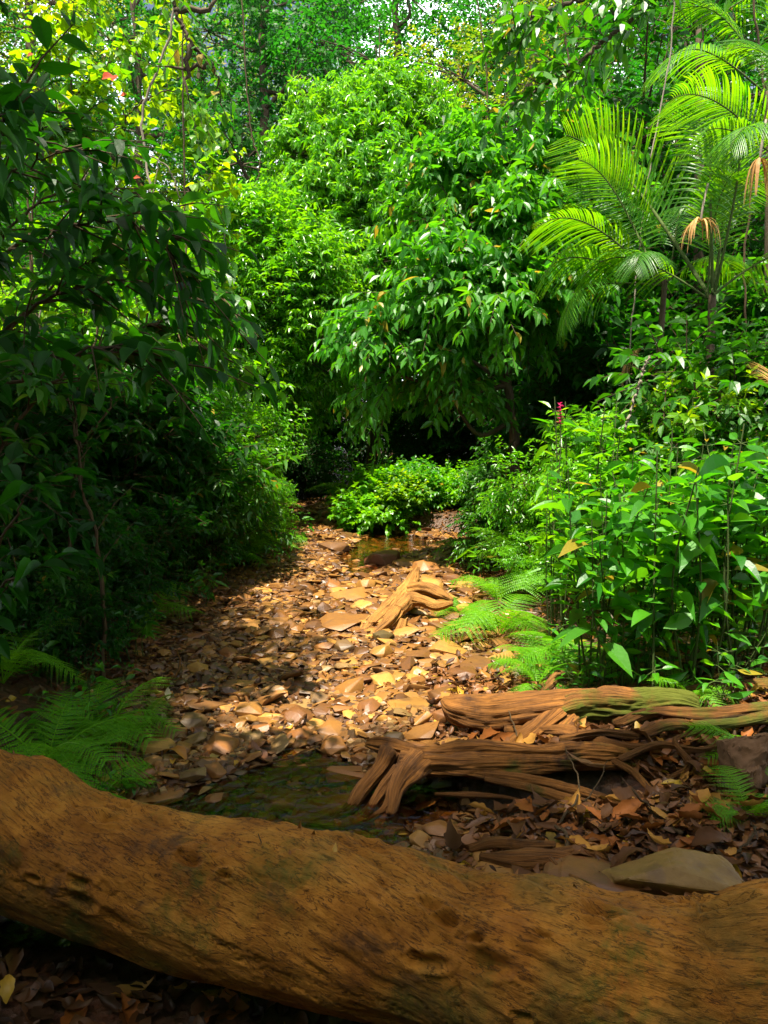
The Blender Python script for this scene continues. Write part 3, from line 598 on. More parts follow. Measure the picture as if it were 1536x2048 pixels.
for k, (x, y, s) in enumerate(cand):
    wet = y < 9.9 and abs(x - np.interp(y, CHY, CHX)) < np.interp(y, CHY, CHW) * .7
    kd = rs.choice(3, p=[.25, .45, .3] if wet or y < 3.6 and x < 0 else wts); nm = ('ochre', 'brown', 'grey')[kd]; vi = rs.integers(8); me = SM[nm][vi]
    rz = rs.uniform(0, 6.28); tl = rs.normal(0, .2, 2); fz = rs.uniform(.7, 1.25)
    if k < 277:
        tag(put_stone(x, y, s, me, rz, tuple(tl), fz, .6), '%s %s stone %s' % ('large' if s > .16 else 'small', {'ochre': 'ochre', 'brown': 'brown', 'grey': 'grey'}[nm] + (' flat' if vi in (0, 3, 5) else ' rounded'), zone(x, y)), 'stone', 'stones of the stream bed')
    else:
        if not hasattr(me, 'x'):
            pass
        vv = np.array([v_.co[:] for v_ in me.vertices]); c_, s_ = math.cos(rz), math.sin(rz); zh = vv[:, 2].max()
        vv = vv * (s, s, s * fz); vv[:, 2] += vv[:, 0] * tl[0] + vv[:, 1] * tl[1]
        o_ = np.stack([vv[:, 0] * c_ - vv[:, 1] * s_ + x, vv[:, 0] * s_ + vv[:, 1] * c_ + y, vv[:, 2] + Hs(x, y) + s * fz * zh * .6], 1)
        gs.add(o_, [i_ for p_ in me.polygons for i_ in p_.vertices], [len(p_.vertices) for p_ in me.polygons], np.full(len(o_), rs.random() * (.6 if nm == 'ochre' else 1)))
tag(obj('small_stones', gs, stonemat('mixed_stone', (.03, .013, .005), (.17, .07, .015), (.42, .215, .045), .42)), 'small ochre and brown stones filling the stream bed between the larger ones', 'stones', kind='stuff')
# gravel chips
gg = G(); n = 9000; yy = 2.3 + rs.random(n) ** 1.2 * 9; xl_, xr_ = bedx(yy); xx = xl_ + rs.random(n) * (xr_ - xl_ + .1); zz = H(xx, yy)
D = rs.normal(0, 1, (n, 3)) * (1, 1, .15); ct = np.array([(-.5, -.4, -.2), (.5, -.5, -.2), (.4, .5, -.2), (-.45, .4, -.2), (-.3, -.25, .22), (.35, -.3, .25), (.25, .32, .2), (-.3, .25, .25)])
fc = [(0, 1, 5, 4), (1, 2, 6, 5), (2, 3, 7, 6), (3, 0, 4, 7), (4, 5, 6, 7)]
TPL['chip'] = (ct, fc); leaves(gg, 'chip', np.stack([xx, yy, zz + .004], 1), D, np.tile(ZU, (n, 1)) + rs.normal(0, .2, (n, 3)), rs.uniform(.018, .05, n), 1.0, rs)
tag(obj('gravel', gg, stonemat('gravel_stone', (.05, .03, .015), (.17, .09, .035), (.36, .21, .08), .45)), 'fine brown gravel chips between the stones of the bed', 'gravel', kind='stuff')
# rocks by the right bank
def rock(seed, p, dims, mat, lab, rz=0, cuts=3, amp=.3, tilt=(0, 0)):
    bm = bmesh.new(); bmesh.ops.create_icosphere(bm, subdivisions=5, radius=.5)
    for v_ in bm.verts:
        c_ = v_.co * 2; q_ = Vector((math.copysign(abs(c_.x) ** .6, c_.x), math.copysign(abs(c_.y) ** .6, c_.y), math.copysign(abs(c_.z) ** .6, c_.z))) * .45
        n_ = mnoise.fractal(q_ * 2.2 + Vector((seed, 0, 0)), 1, 2, 5); cr = mnoise.cell(q_ * 3 + Vector((seed, 3, 1))) * .05
        q_ *= 1 + amp * n_ + cr * .5; v_.co = Vector((q_.x * dims[0], q_.y * dims[1], q_.z * dims[2]))
    me = bpy.data.meshes.new('rock'); bm.to_mesh(me); bm.free(); me.materials.append(M[mat]); me.polygons.foreach_set('use_smooth', np.ones(len(me.polygons), bool))
    o = bpy.data.objects.new('rock', me); col.objects.link(o); o.location = p; o.rotation_euler = (tilt[0], tilt[1], rz); return tag(o, lab, 'rock', 'rocks by the right bank')
def crag(seed, p, s_, fl_, mat, lab, rz, tilt=(0, 0), amp=.05):
    me = stone_mesh(seed, fl_, 15, mat, .02); bm = bmesh.new(); bm.from_mesh(me); bmesh.ops.triangulate(bm, faces=bm.faces)
    for _ in range(4): bmesh.ops.subdivide_edges(bm, edges=[e for e in bm.edges if e.calc_length() > .03], cuts=1); bmesh.ops.triangulate(bm, faces=[f for f in bm.faces if len(f.verts) > 3])
    bm.normal_update()
    for v_ in bm.verts: q_ = v_.co; n_ = mnoise.fractal(q_ * 5 + Vector((seed, 0, 0)), 1, 2, 6); v_.co = q_ + v_.normal * (amp * n_ + amp * .5 * (mnoise.cell(q_ * 9) - .5))
    bm.to_mesh(me); bm.free(); me.polygons.foreach_set('use_smooth', np.ones(len(me.polygons), bool)); me.set_sharp_from_angle(angle=R(50)); me.name = 'rock'
    o = bpy.data.objects.new('rock', me); col.objects.link(o); o.location = p; o.scale = s_; o.rotation_euler = (*tilt, rz); return tag(o, lab, 'rock', 'rocks by the right bank')
def slab(seed, p, s_, fl_, mat, lab, rz, tilt=(0, 0)):
    me = stone_mesh(seed, fl_, 14, mat, .025); me.name = 'rock'; o = bpy.data.objects.new('rock', me); col.objects.link(o); o.location = p; o.scale = s_; o.rotation_euler = (*tilt, rz); return tag(o, lab, 'rock', 'rocks by the right bank')
crag(2311, at(1500, 1520, 2.85), (.30, .28, .34), .95, 'palerock', 'upright rough pinkish-grey rock at the right edge beside the fern', .3, (.1, .1), .04)
crag(9107, at(1345, 1778, 2.15), (.46, .28, .34), .42, 'greenrock', 'smooth olive wedge-shaped rock behind the right half of the log', .1, (.15, 0), .012)
rock(9.4, at(1070, 1745, 2.3), (.44, .36, .07), 'ochre', 'flat ochre rock under the knot of small roots', .1, amp=.08)
rock(12.9, at(1190, 1762, 2.2), (.34, .22, .08), 'brown', 'small brown slab between the root knot and the olive rock', -.4, amp=.08)
rock(15.9, at(1330, 1725, 2.42), (.5, .3, .1), 'brown', 'long dark slab under the fallen leaves behind the olive rock', .2, amp=.1)

# ---------------------------------------------------------------- fallen leaves
def curl_leaf(seed, mat):
    rr = np.random.default_rng(seed); nl, nw = 13, 7; cu = rr.uniform(.8, 3.2) * rr.choice([-1, 1], p=[.25, .75]); cl = rr.uniform(-1.6, 2.0); wd = rr.uniform(.26, .42)
    V = []; tw = rr.uniform(-.9, .9)
    for i in range(nl):
        t_ = i / (nl - 1); h = wd * .5 * (math.sin(math.pi * min(1, t_ ** .85 * .97 + .03)) ** .8); an = cl * (t_ - .5)
        for j in range(nw):
            s_ = (j / (nw - 1) - .5) * 2; a_ = cu * s_ * h / (wd * .5) * .55
            h = wd * .5 * (math.sin(math.pi * min(1, t_ ** .85 * .97 + .03)) ** .62) * (1 + .1 * math.sin(t_ * 23 + seed))
            x = math.sin(a_) / max(abs(cu) * .55, .3) * h * 1.1 if abs(cu) > .2 else s_ * h; z = (1 - math.cos(a_)) / max(abs(cu) * .55, .3) * h * 1.1 + .018 * math.sin(t_ * 38 + s_ * 3) * abs(s_)
            y = math.sin(an) / (abs(cl) + .2) if abs(cl) > .3 else t_ - .5; zz = (1 - math.cos(an)) / (abs(cl) + .2) if abs(cl) > .3 else 0
            c_, s2 = math.cos(tw * (t_ - .5)), math.sin(tw * (t_ - .5)); V.append((x * c_ - z * s2, y, abs(zz) * np.sign(cu if cu else 1) + x * s2 + z * c_))
    V = np.array(V); V[:, 2] -= np.percentile(V[:, 2], 12); q = []
    for i in range(nl - 1):
        for j in range(nw - 1): a_ = i * nw + j; q += [a_, a_ + 1, a_ + 1 + nw, a_ + nw]
    g = G(); g.add(V, q, [4] * ((nl - 1) * (nw - 1)), np.full(len(V), rr.random())); me = g.mesh('fallen_leaf', True); me.materials.append(M[mat]); return me
LMM = [leafmat(n_, c_, c_, c_, c_, .15, .65, .25) for n_, c_ in (('dark_dead_leaf', (.09, .033, .007)), ('reddish_dead_leaf', (.27, .085, .014)), ('pale_dead_leaf', (.42, .2, .035)))]
LM = [curl_leaf(300 + i, 'litterdark') for i in range(12)]
for i_, m_ in enumerate(LM): m_.materials.clear(); m_.materials.append(LMM[i_ % 3]); LB = [curl_leaf(400 + i, 'litter') for i in range(6)]
def fl(x, y, s, me, lab, rot, z=None, dz=.012):
    o = bpy.data.objects.new('fallen_leaf', me); col.objects.link(o); o.location = (x, y, (Hs(x, y) if z is None else z) + dz); o.rotation_euler = rot; o.scale = (s,) * 3
    return tag(o, lab, 'leaf', 'fallen leaves')
rl = np.random.default_rng(8); pl = 0
while pl < 190:
    y = rl.uniform(2.15, 3.3); x = rl.uniform(.35, 1.9)
    if x > y * .53: continue
    lab = 'curled brown leaf in the litter ' + ('behind the olive rock' if y < 2.6 and x > .8 else 'around the upright pinkish rock' if x > 1.15 else 'between the slim double root and the log' if y < 2.8 else 'behind the long split root')
    mi_ = rl.integers(12); lab = {0: 'dark', 1: 'reddish', 2: 'pale'}[mi_ % 3] + ' ' + ('tightly ' if mi_ > 5 else 'loosely ') + lab
    if DIG(x, y) > .2: continue
    fl(x, y, rl.uniform(.09, .19), LM[mi_], lab, (rl.normal(0, .35), rl.normal(0, .35), rl.uniform(0, 6.28)), None, rl.uniform(.02, .06)); pl += 1
for k in range(45):
    x = rl.uniform(-1.4, -.2); y = rl.uniform(1.3, 2.0); fl(x, y, rl.uniform(.09, .2), LM[k % 12], ('dark', 'reddish', 'pale')[k % 3] + (' curled' if k % 12 > 5 else ' flat') + ' leaf on the shadowed ground below the left of the log', (rl.normal(0, .3), rl.normal(0, .3), rl.uniform(0, 6.28)))
for k in range(45):
    y = rl.uniform(3.4, 6.5); xl_, xr_ = bedx(y); x = xl_ + .05 + (xr_ - xl_) * rl.random() ** 1.6; fl(x, y, rl.uniform(.09, .15), LB[rl.integers(6)], 'tan leaf lying loose on the stones of the bed', (rl.normal(0, .3), rl.normal(0, .3), rl.uniform(0, 6.28)), None, .04)
def onecol(name, c):
    return leafmat(name, tuple(a * .8 for a in c), c, tuple(a * .8 for a in c), c, .25, .45, .4)
for nm, c, (px, py, Y_), s, rot, lab in (
    ('orange_leaf', (.5, .2, .03), (350, 1525, 3.2), .17, (.1, .1, 1.2), 'wet orange leaf floating at the left of the near pool'),
    ('cream_leaf', (.6, .5, .3), (335, 1392, 3.95), .09, (1.0, .2, .6), 'small cream leaf standing on the dark gravel by the left ferns'),
    ('straw_leaf', (.5, .36, .1), (420, 1522, 3.2), .15, (.1, .1, 2.2), 'straw-coloured leaf at the upper edge of the near pool'),
    ('mustard_leaf', (.5, .33, .02), (1170, 1655, 2.55), .13, (1.25, .3, .25), 'folded mustard-yellow leaf standing in the brown litter'),
    ('gold_leaf', (.5, .34, .04), (1420, 1735, 2.28), .09, (.1, .1, 1.3), 'flat yellow leaf just behind the olive rock'),
    ('amber_leaf', (.45, .25, .02), (960, 1665, 2.6), .09, (.2, .1, 1.0), 'amber leaf at the mouth of the dark hollow'),
    ('sallow_leaf', (.5, .3, .03), (15, 1985, 1.78), .1, (.4, .1, .4), 'yellow leaf at the lower left corner under the log'),
    ('bigbrown_leaf', (.2, .09, .04), (1300, 1605, 2.75), .3, (.2, .6, 1.1), 'long arched purple-brown leaf on the litter left of the upright rock'),
    ('bigbrown_leaf', (.24, .12, .05), (1180, 1535, 2.9), .26, (.2, .3, 1.4), 'long wavy brown leaf lying along the long split root'),
    ('rust_leaf', (.26, .1, .04), (520, 1515, 3.25), .24, (.3, .2, .8), 'large rusty leaf heap at the head of the near pool'),
    ('bigbrown_leaf', (.2, .1, .05), (905, 1685, 2.4), .2, (1.2, .1, 2.9), 'upright mauve-brown leaf leaning on the back of the log'),
    ('yellowgreen_leaf', (.5, .5, .05), (305, 1388, 4.0), .14, (.1, .1, 1.5), 'yellow leaf by the tip of the left ferns')):
    me = LM[(len(nm) * 3) % 12].copy(); me.materials.clear(); me.materials.append(onecol(nm, c)); p = at(px, py, Y_); fl(p[0], p[1], s, me, lab, rot, max(p[2], Hs(p[0], p[1])), .01)
for i_ in range(8):
    me_ = curl_leaf(500 + i_, 'litter'); vv = np.array([v_.co[:] for v_ in me_.vertices]).reshape(13, 7, 3)[::2, ::2].reshape(-1, 3); vv[:, 0] /= .8; q_ = []
    for a_ in range(6):
        for b_ in range(3): k_ = a_ * 4 + b_; q_.append((k_, k_ + 1, k_ + 5, k_ + 4))
    TPL['curl%d' % i_] = (vv, q_); bpy.data.meshes.remove(me_)
def litter(name, n, xf, yf, smin, smax, mat, lab, up=.03):
    g = G(); r_ = np.random.default_rng(n); x = xf(r_, n); y = yf(r_, n)
    x = x if not callable(x) else x(y); z = H(x, y) + r_.random(n) * up + .006
    if mat == 'litter' and y.mean() < 8.5 and x.mean() < .5:
        c_ = np.interp(y, CHY, CHX); k_ = np.abs(x - c_) > np.interp(y, CHY, CHW) * .8 * np.interp(y, CHY, CHA); x, y, z = x[k_], y[k_], z[k_]; n = len(x)
    k_ = DIG(x, y) < .2; x, y, z = x[k_], y[k_], z[k_]; n = len(x)
    for i_ in range(8):
        k_ = np.arange(n) % 8 == i_; m_ = k_.sum(); leaves(g, 'curl%d' % i_, np.stack([x, y, z], 1)[k_], r_.normal(0, 1, (m_, 3)) * (1, 1, .22), np.tile(ZU, (m_, 1)) + r_.normal(0, .35, (m_, 3)), r_.uniform(smin, smax, m_), r_.uniform(.7, 1.1, m_), r_)
    return tag(obj(name, g, M[mat], smooth=True), lab, 'leaf litter', kind='stuff')
def bedscatter(r_, n, y, pw=2.2):
    xl_, xr_ = bedx(y); return xl_ - .25 + (xr_ - xl_ + .3) * r_.random(n) ** pw
ra = np.random.default_rng(77); yb = 2.4 + ra.random(9000) ** 1.2 * 12; xb = bedscatter(ra, 9000, yb, 2.8)
litter('leaf_litter', 9000, lambda r_, n: xb, lambda r_, n: yb, .035, .08, 'litter', 'brown leaf litter strewn over the left half of the stream bed', .015)
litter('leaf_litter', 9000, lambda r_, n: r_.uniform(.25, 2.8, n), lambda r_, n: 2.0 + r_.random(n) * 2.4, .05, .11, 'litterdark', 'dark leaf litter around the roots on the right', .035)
litter('leaf_litter', 1500, lambda r_, n: r_.uniform(-1.6, .5, n), lambda r_, n: r_.uniform(1.0, 2.3, n), .06, .12, 'littershade', 'leaf litter under the fallen log, shade put into its dark colour')
litter('leaf_litter', 9000, lambda r_, n: r_.uniform(.7, 5, n), lambda r_, n: 4.4 + r_.random(n) * 8, .05, .1, 'litter', 'brown leaf litter on the right bank under the shrubs')
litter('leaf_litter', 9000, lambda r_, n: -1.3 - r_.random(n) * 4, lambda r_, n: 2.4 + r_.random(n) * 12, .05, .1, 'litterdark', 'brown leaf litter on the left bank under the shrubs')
litter('leaf_litter', 9000, lambda r_, n: r_.uniform(-7, 7, n), lambda r_, n: 11 + r_.random(n) * 10, .08, .14, 'litter', 'brown leaf litter on the forest floor at the far bend')

rk = np.random.default_rng(91)
for k in range(44):
    side_ = k % 3; y = rk.uniform(2.3, 3.4) if side_ == 0 else rk.uniform(3.6, 5.5) if side_ == 1 else rk.uniform(3, 7); x = rk.uniform(.5, 1.9) if side_ == 0 else rk.uniform(.7, 2.4) if side_ == 1 else np.interp(y, YB, XL) + rk.uniform(-.2, .9)
    L = rk.uniform(.15, .5); a = rk.uniform(0, 3.14); g = G(); c = curve([(0, 0, 0), (math.cos(a) * L * .5, math.sin(a) * L * .5, rk.uniform(0, .05)), (math.cos(a + .3) * L, math.sin(a + .3) * L, rk.uniform(0, .12))], 14, .004, rk); tube(g, c, np.linspace(.008, .003, 14) * rk.uniform(.5, 1.3), 6)
    tag(obj('fallen_twig', g, M[('twig', 'palebark', 'root')[k % 3]], None, True, (x, y, Hs(x, y) + .03)), ('dark', 'pale', 'orange-brown')[k % 3] + (' long' if L > .33 else ' short') + ' twig lying ' + ('on the leaf litter by the roots', 'under the herbs of the right bank', 'on the leafy left side of the bed')[side_], 'twig', 'fallen twigs')
# ---------------------------------------------------------------- woody plants
def clump_points(lobes, rng, per, up=.25, shell=.62, lo=-.75):
    """spray bases clustered round sub-clumps on the shell of each lobe"""
    P = []; D = []; Hh = []; CC = []
    for (c, r, n) in lobes:
        c = np.array(c, float); r = np.array(r, float); nc = max(3, n // per); d = nrm(rng.normal(0, 1, (nc * 3, 3))); d = d[d[:, 2] > lo][:nc]; nc = len(d)
        cc = c + d * r * rng.uniform(shell, 1.0, (nc, 1)); cr = (r.mean() * rng.uniform(.16, .34, nc))
        k = rng.integers(0, nc, n); off = rng.normal(0, 1, (n, 3)) * (1, 1, .75) * cr[k][:, None]; p = cc[k] + off
        dd = nrm(d[k] * .9 + nrm(off) * .75 + ZU * up + rng.normal(0, .25, (n, 3)))
        P.append(p); D.append(dd); Hh.append(np.clip(rng.random(nc)[k] * .7 + rng.random(n) * .3, 0, 1)); CC.append((c, cc))
    return np.concatenate(P), np.concatenate(D), np.concatenate(Hh), CC
def woody(name, label, cat, lobes, leafm, ls, nl, L, seed, trunk=None, trad=.05, mode='alt', tpl='ov', w=.42, droop=.3, ldroop=.3, per=22, bark='twig', group=None, up=.25, shell=.62, twigs=True, base=(0, 0, 0), lo=-.75, pale=None):
    rng = np.random.default_rng(seed); t = thing(name, label, cat, base, 0, group)
    P, D, hu, CC = clump_points(lobes, rng, per, up, shell, lo); g = G(); tw = G()
    spray(g, tw if twigs else None, P, D, L * rng.uniform(.7, 1.25, len(P)), nl, ls, rng, droop, mode, tpl, w, ldroop, hu)
    # limbs
    tr = G()
    if trunk is not None:
        c = curve(trunk, 26, trad * .12, rng); tube(tr, c, np.linspace(trad, trad * .35, len(c)), 12, True, .12, seed, .18)
    for (c0, cc) in CC:
        if trunk is not None:
            k = np.argmin(np.linalg.norm(c - (np.array(c0) - ZU * .4), axis=1)); a0 = c[k]; rr = trad * (1 - .65 * k / len(c)) * .55
            mid = (a0 + np.array(c0)) / 2 + rng.normal(0, .12, 3) - ZU * .1 * np.linalg.norm(c0 - a0)
            lm = curve([a0, mid, c0], 12); tube(tr, lm, np.linspace(rr, rr * .5, 12), 7, False)
        else:
            a0 = np.array((rng.normal(0, .06), rng.normal(0, .06), 0)); rr = trad; lm = curve([a0, np.array(c0) * (.35, .35, .55), c0], 12, .01, rng); tube(tr, lm, np.linspace(rr, rr * .5, 12), 7, False)
        m = len(cc)
        if m: segs(tw, np.tile(c0, (m, 1)) + rng.normal(0, .02, (m, 3)), cc, np.full(m, rr * .38), rr * .16, rng.normal(.02, .06, m) * np.linalg.norm(cc - c0, axis=1), 5)
    merge(tr, tw); obj('trunk' if cat == 'tree' else 'stem', tr, M[bark], t, True)
    obj('crown' if cat == 'tree' else 'foliage', g, M[leafm], t)
    return t

# far forest: four tree kinds shared by many copies
far = []
for i, (lm, ls, h, ml) in enumerate((('far', .15, 11, 'alt'), ('mid', .16, 9, 'ros'), ('farolive', .13, 12, 'alt'), ('far', .2, 14, 'ros'))):
    rg = np.random.default_rng(900 + i); lob = []
    for k in range(13):
        a = k * 2.4 + rg.uniform(-.4, .4); zz = h * (.3 + .68 * k / 12); rr = (1.9 if k < 11 else .8) * (1.1 - .4 * k / 12); lob.append(((math.cos(a) * rr, math.sin(a) * rr, zz), (1.5, 1.5, 1.15), 150))
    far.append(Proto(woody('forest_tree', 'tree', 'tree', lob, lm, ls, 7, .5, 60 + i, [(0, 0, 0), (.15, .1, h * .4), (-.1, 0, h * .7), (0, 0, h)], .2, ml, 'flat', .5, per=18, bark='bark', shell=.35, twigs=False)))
FT = [  # px, Y, kind, scale, rz, label
 (-150, 17, 0, 1.0, .3, 'dark tree at the left edge behind the creeper thicket'), (110, 19, 2, 1.05, 1.2, 'olive-leaved tree behind the yellow creeper leaves'),
 (300, 22, 0, 1.1, 2.2, 'tall dark tree left of the sky gaps behind the creepers'), (545, 22, 3, 1.0, .8, 'tall forest tree with dark trunk just left of the bright central tree'),
 (420, 27, 1, 1.5, 3.2, 'pale-lit tree far back behind the left sky gaps'), (655, 25, 3, 1.15, 1.9, 'very tall dark tree rising behind the bright central tree'),
 (790, 21, 0, 1.15, 4.1, 'tall slim-trunked tree above the right shoulder of the bright central tree'), (965, 26, 0, 1.15, 2.4, 'slim dark tree just right of the narrow sky gap'), (30, 23, 0, 1.25, 1.4, 'dark tree far back at the upper left corner'), (905, 31, 0, 1.45, 3.3, 'distant dark tree behind the narrow sky gap'), (1010, 21, 0, 1.0, .5, 'dark tree between the olive tree and the sky gap'), (700, 34, 0, 1.6, 5.1, 'distant dark tree filling the top middle of the forest'),
 (1040, 18, 2, .95, 2.7, 'olive twiggy tree right of the narrow sky gap'), (1180, 21, 1, 1.3, .2, 'bright tree behind the overhanging dark branch'),
 (1330, 16, 0, .9, 1.6, 'dark tree behind the large upright palm frond'), (1500, 19, 3, 1.0, 2.9, 'tall tree behind the palms at the right edge'),
 (1680, 15, 2, .9, 3.9, 'olive tree beyond the right edge behind the palms'), (1060, 30, 3, 1.3, 4.6, 'distant tree seen just right of the sky gap'),
 (-330, 13, 1, .9, 5.5, 'mid green tree beyond the left edge'), (240, 33, 3, 1.5, .9, 'distant tree between the trunks at upper left'), (1420, 30, 1, 1.8, 2.0, 'distant light green tree behind the palm crowns'), (520, 38, 2, 1.7, 1.0, 'distant olive tree left of centre')]
for px, Y_, k, sc, rz, lab in FT:
    x = (px - 768) / FPX * Y_ ; far[k].put((x, Y_, Hs(x, Y_) - .1), rz, sc, lab, 'tall forest trees in the background')
# low dark forest understorey behind everything
un = []
for i, lm in enumerate(('dark', 'mid')):
    rg = np.random.default_rng(50 + i); lob = [((rg.uniform(-1.3, 1.3), rg.uniform(-.8, .8), rg.uniform(.5, 2.6)), (1.0, .9, .8), 240) for k in range(8)]
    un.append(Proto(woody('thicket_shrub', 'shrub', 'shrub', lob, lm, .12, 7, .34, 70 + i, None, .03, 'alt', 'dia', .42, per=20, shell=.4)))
UL = [(-250, 10.5, 0, 1.2), (-60, 11.5, 0, 1.2), (150, 12.5, 0, 1.2), (330, 14.5, 1, 1.3), (470, 17.0, 0, 1.15), (600, 18.6, 0, 1.1), (720, 18.2, 1, 1.1), (850, 17, 0, 1.1), (980, 15, 0, 1.1), (1120, 13, 0, 1.1), (1260, 11.5, 0, 1.15), (1400, 10.5, 1, 1.1), (1550, 9.8, 0, 1.2), (1700, 10, 0, 1.2), (60, 17, 1, 1.8), (280, 19, 1, 1.8), (1100, 18, 1, 1.9), (1350, 16, 1, 1.9), (1290, 14.2, 0, 2.1), (1500, 13.6, 0, 2.2), (612, 16.6, 0, .75)]
ULAB = ['dark thicket shrub %s' % s for s in ('beyond the left edge', 'deep behind the left saplings', 'in the shadow behind the left bank', 'behind the lit left bank shrubs', 'left of the dark stream mouth', 'closing off the dark end of the stream', 'right behind the far bend of the stream', 'behind the leafy mound', 'under the drooping tree', 'behind the dark gap right of the mound', 'behind the broad-leaved herbs', 'behind the palm stems', 'at the right edge behind the palms', 'beyond the right edge', 'far back at upper left under the trees', 'far back beneath the left sky gaps', 'far back between the drooping tree and the palm', 'far back behind the palm', 'tall and dark right behind the palm fronds', 'tall and dark behind the right edge palm', 'low in the dark mouth of the stream')]
for (px, Y_, k, sc), lab in zip(UL, ULAB):
    x = (px - 768) / FPX * Y_; un[k].put((x, Y_, Hs(x, Y_) - .05), px * .013, sc, lab, 'thicket shrubs at the edge of the forest')

# bright central tree
def lob(px, py, Y_, r, n, base, sq=.85): p = at(px, py, Y_) - np.array(base); return (tuple(p), (r, r * .85, r * sq), n)
b = (-.3, 14.3, Hs(-.3, 14.3)); l = lambda px, py, Y_, r, n: lob(px, py, Y_, r, n, b)
woody('small_tree', 'tall bright green glossy tree in full sun at the centre of the clearing', 'tree',
      [l(690, 260, 13.9, .75, 800), l(800, 240, 14.1, .7, 750), l(630, 320, 13.6, .6, 560), l(860, 290, 14.2, .55, 480), l(740, 350, 13.2, .8, 800), l(640, 420, 13.2, .65, 600), l(800, 430, 13, .75, 700), l(720, 520, 12.8, .7, 620), l(610, 540, 13, .6, 450), l(880, 380, 14, .5, 300), l(760, 620, 13, .8, 560), l(640, 660, 13, .75, 500), l(690, 770, 13.3, .9, 480), l(840, 520, 13.2, .6, 350), l(750, 190, 14, .4, 260)],
      'bright', .145, 9, .32, 201, [(0, 0, 0), (.1, -.2, 2), (-.1, -.3, 4), (.1, -.3, 6)], .11, 'ros', 'lan', .34, .15, .75, 20, 'bark', base=b, shell=.5)
b = (-2.4, 11.6, Hs(-2.4, 11.6))
woody('small_tree', 'lower yellow-green bushy tree left of the bright central tree', 'tree',
      [l(520, 450, 11.6, .55, 420), l(600, 520, 11.3, .6, 420), l(470, 520, 11.4, .55, 360), l(560, 600, 11.2, .65, 430), l(640, 610, 11.2, .5, 300), l(500, 680, 11.2, .65, 360), l(610, 720, 11.4, .7, 340), l(440, 600, 11.6, .5, 260), l(540, 800, 11.6, .7, 280)],
      'bright', .12, 8, .26, 202, [(0, 0, 0), (.3, 0, 1.2), (.2, -.1, 2.6), (.4, 0, 3.8)], .07, 'alt', 'lan', .36, .1, .35, 20, 'bark', base=b, shell=.5)
b = (1.6, 8.6, Hs(1.6, 8.6))
woody('small_tree', 'leafy tree right of centre with drooping dark glossy leaves on arching sprays', 'tree',
      [l(900, 400, 8.6, .42, 120), l(990, 340, 8.8, .42, 130), l(1110, 320, 8.8, .45, 120), l(950, 490, 8.1, .45, 150), l(1070, 450, 8.2, .42, 140), l(1170, 420, 8.6, .42, 110), l(880, 570, 8.0, .4, 130), l(990, 610, 7.7, .42, 130), l(810, 660, 8.0, .32, 100), l(920, 700, 8.0, .35, 110), l(1060, 570, 8.0, .42, 100), l(800, 750, 8.1, .22, 45), l(1200, 530, 8.7, .45, 80), l(900, 790, 8.3, .25, 45)],
      'broad', .165, 12, .5, 203, [(0, 0, 0), (-.1, 0, 1.2), (-.2, -.1, 2.4), (.1, 0, 3.8)], .08, 'alt', 'ov', .4, .35, .65, 16, 'bark', base=b, shell=.5)
# bank shrubs  (px, base py irrelevant)  proto kinds
def bush(name, lab, lm, ls, H_, R_, nsp, seed, mode='alt', tpl='ov', w=.42, L=.26, nl=8, droop=.2, ldroop=.3, nlobe=6, per=14, bark='twig'):
    rg = np.random.default_rng(seed); lo_ = []
    for k in range(nlobe):
        a = k * 2.4; rr = R_ * .55 * math.sqrt(rg.random()); lo_.append(((math.cos(a) * rr, math.sin(a) * rr, H_ * (.3 + .55 * (k + .5) / nlobe)), (R_ * .5, R_ * .5, H_ * .2), nsp // nlobe))
    return Proto(woody(name, lab, 'shrub', lo_, lm, ls, nl, L, seed, None, .014, mode, tpl, w, droop, ldroop, per, bark, shell=.4))
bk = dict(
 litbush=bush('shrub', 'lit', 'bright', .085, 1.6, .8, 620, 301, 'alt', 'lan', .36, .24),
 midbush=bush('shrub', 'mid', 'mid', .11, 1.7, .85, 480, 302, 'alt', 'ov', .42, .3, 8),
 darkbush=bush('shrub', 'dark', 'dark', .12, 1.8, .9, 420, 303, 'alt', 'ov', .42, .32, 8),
 lime=bush('shrub', 'lime', 'lime', .09, 1.5, .7, 380, 304, 'ros', 'ov', .42, .26, 7))
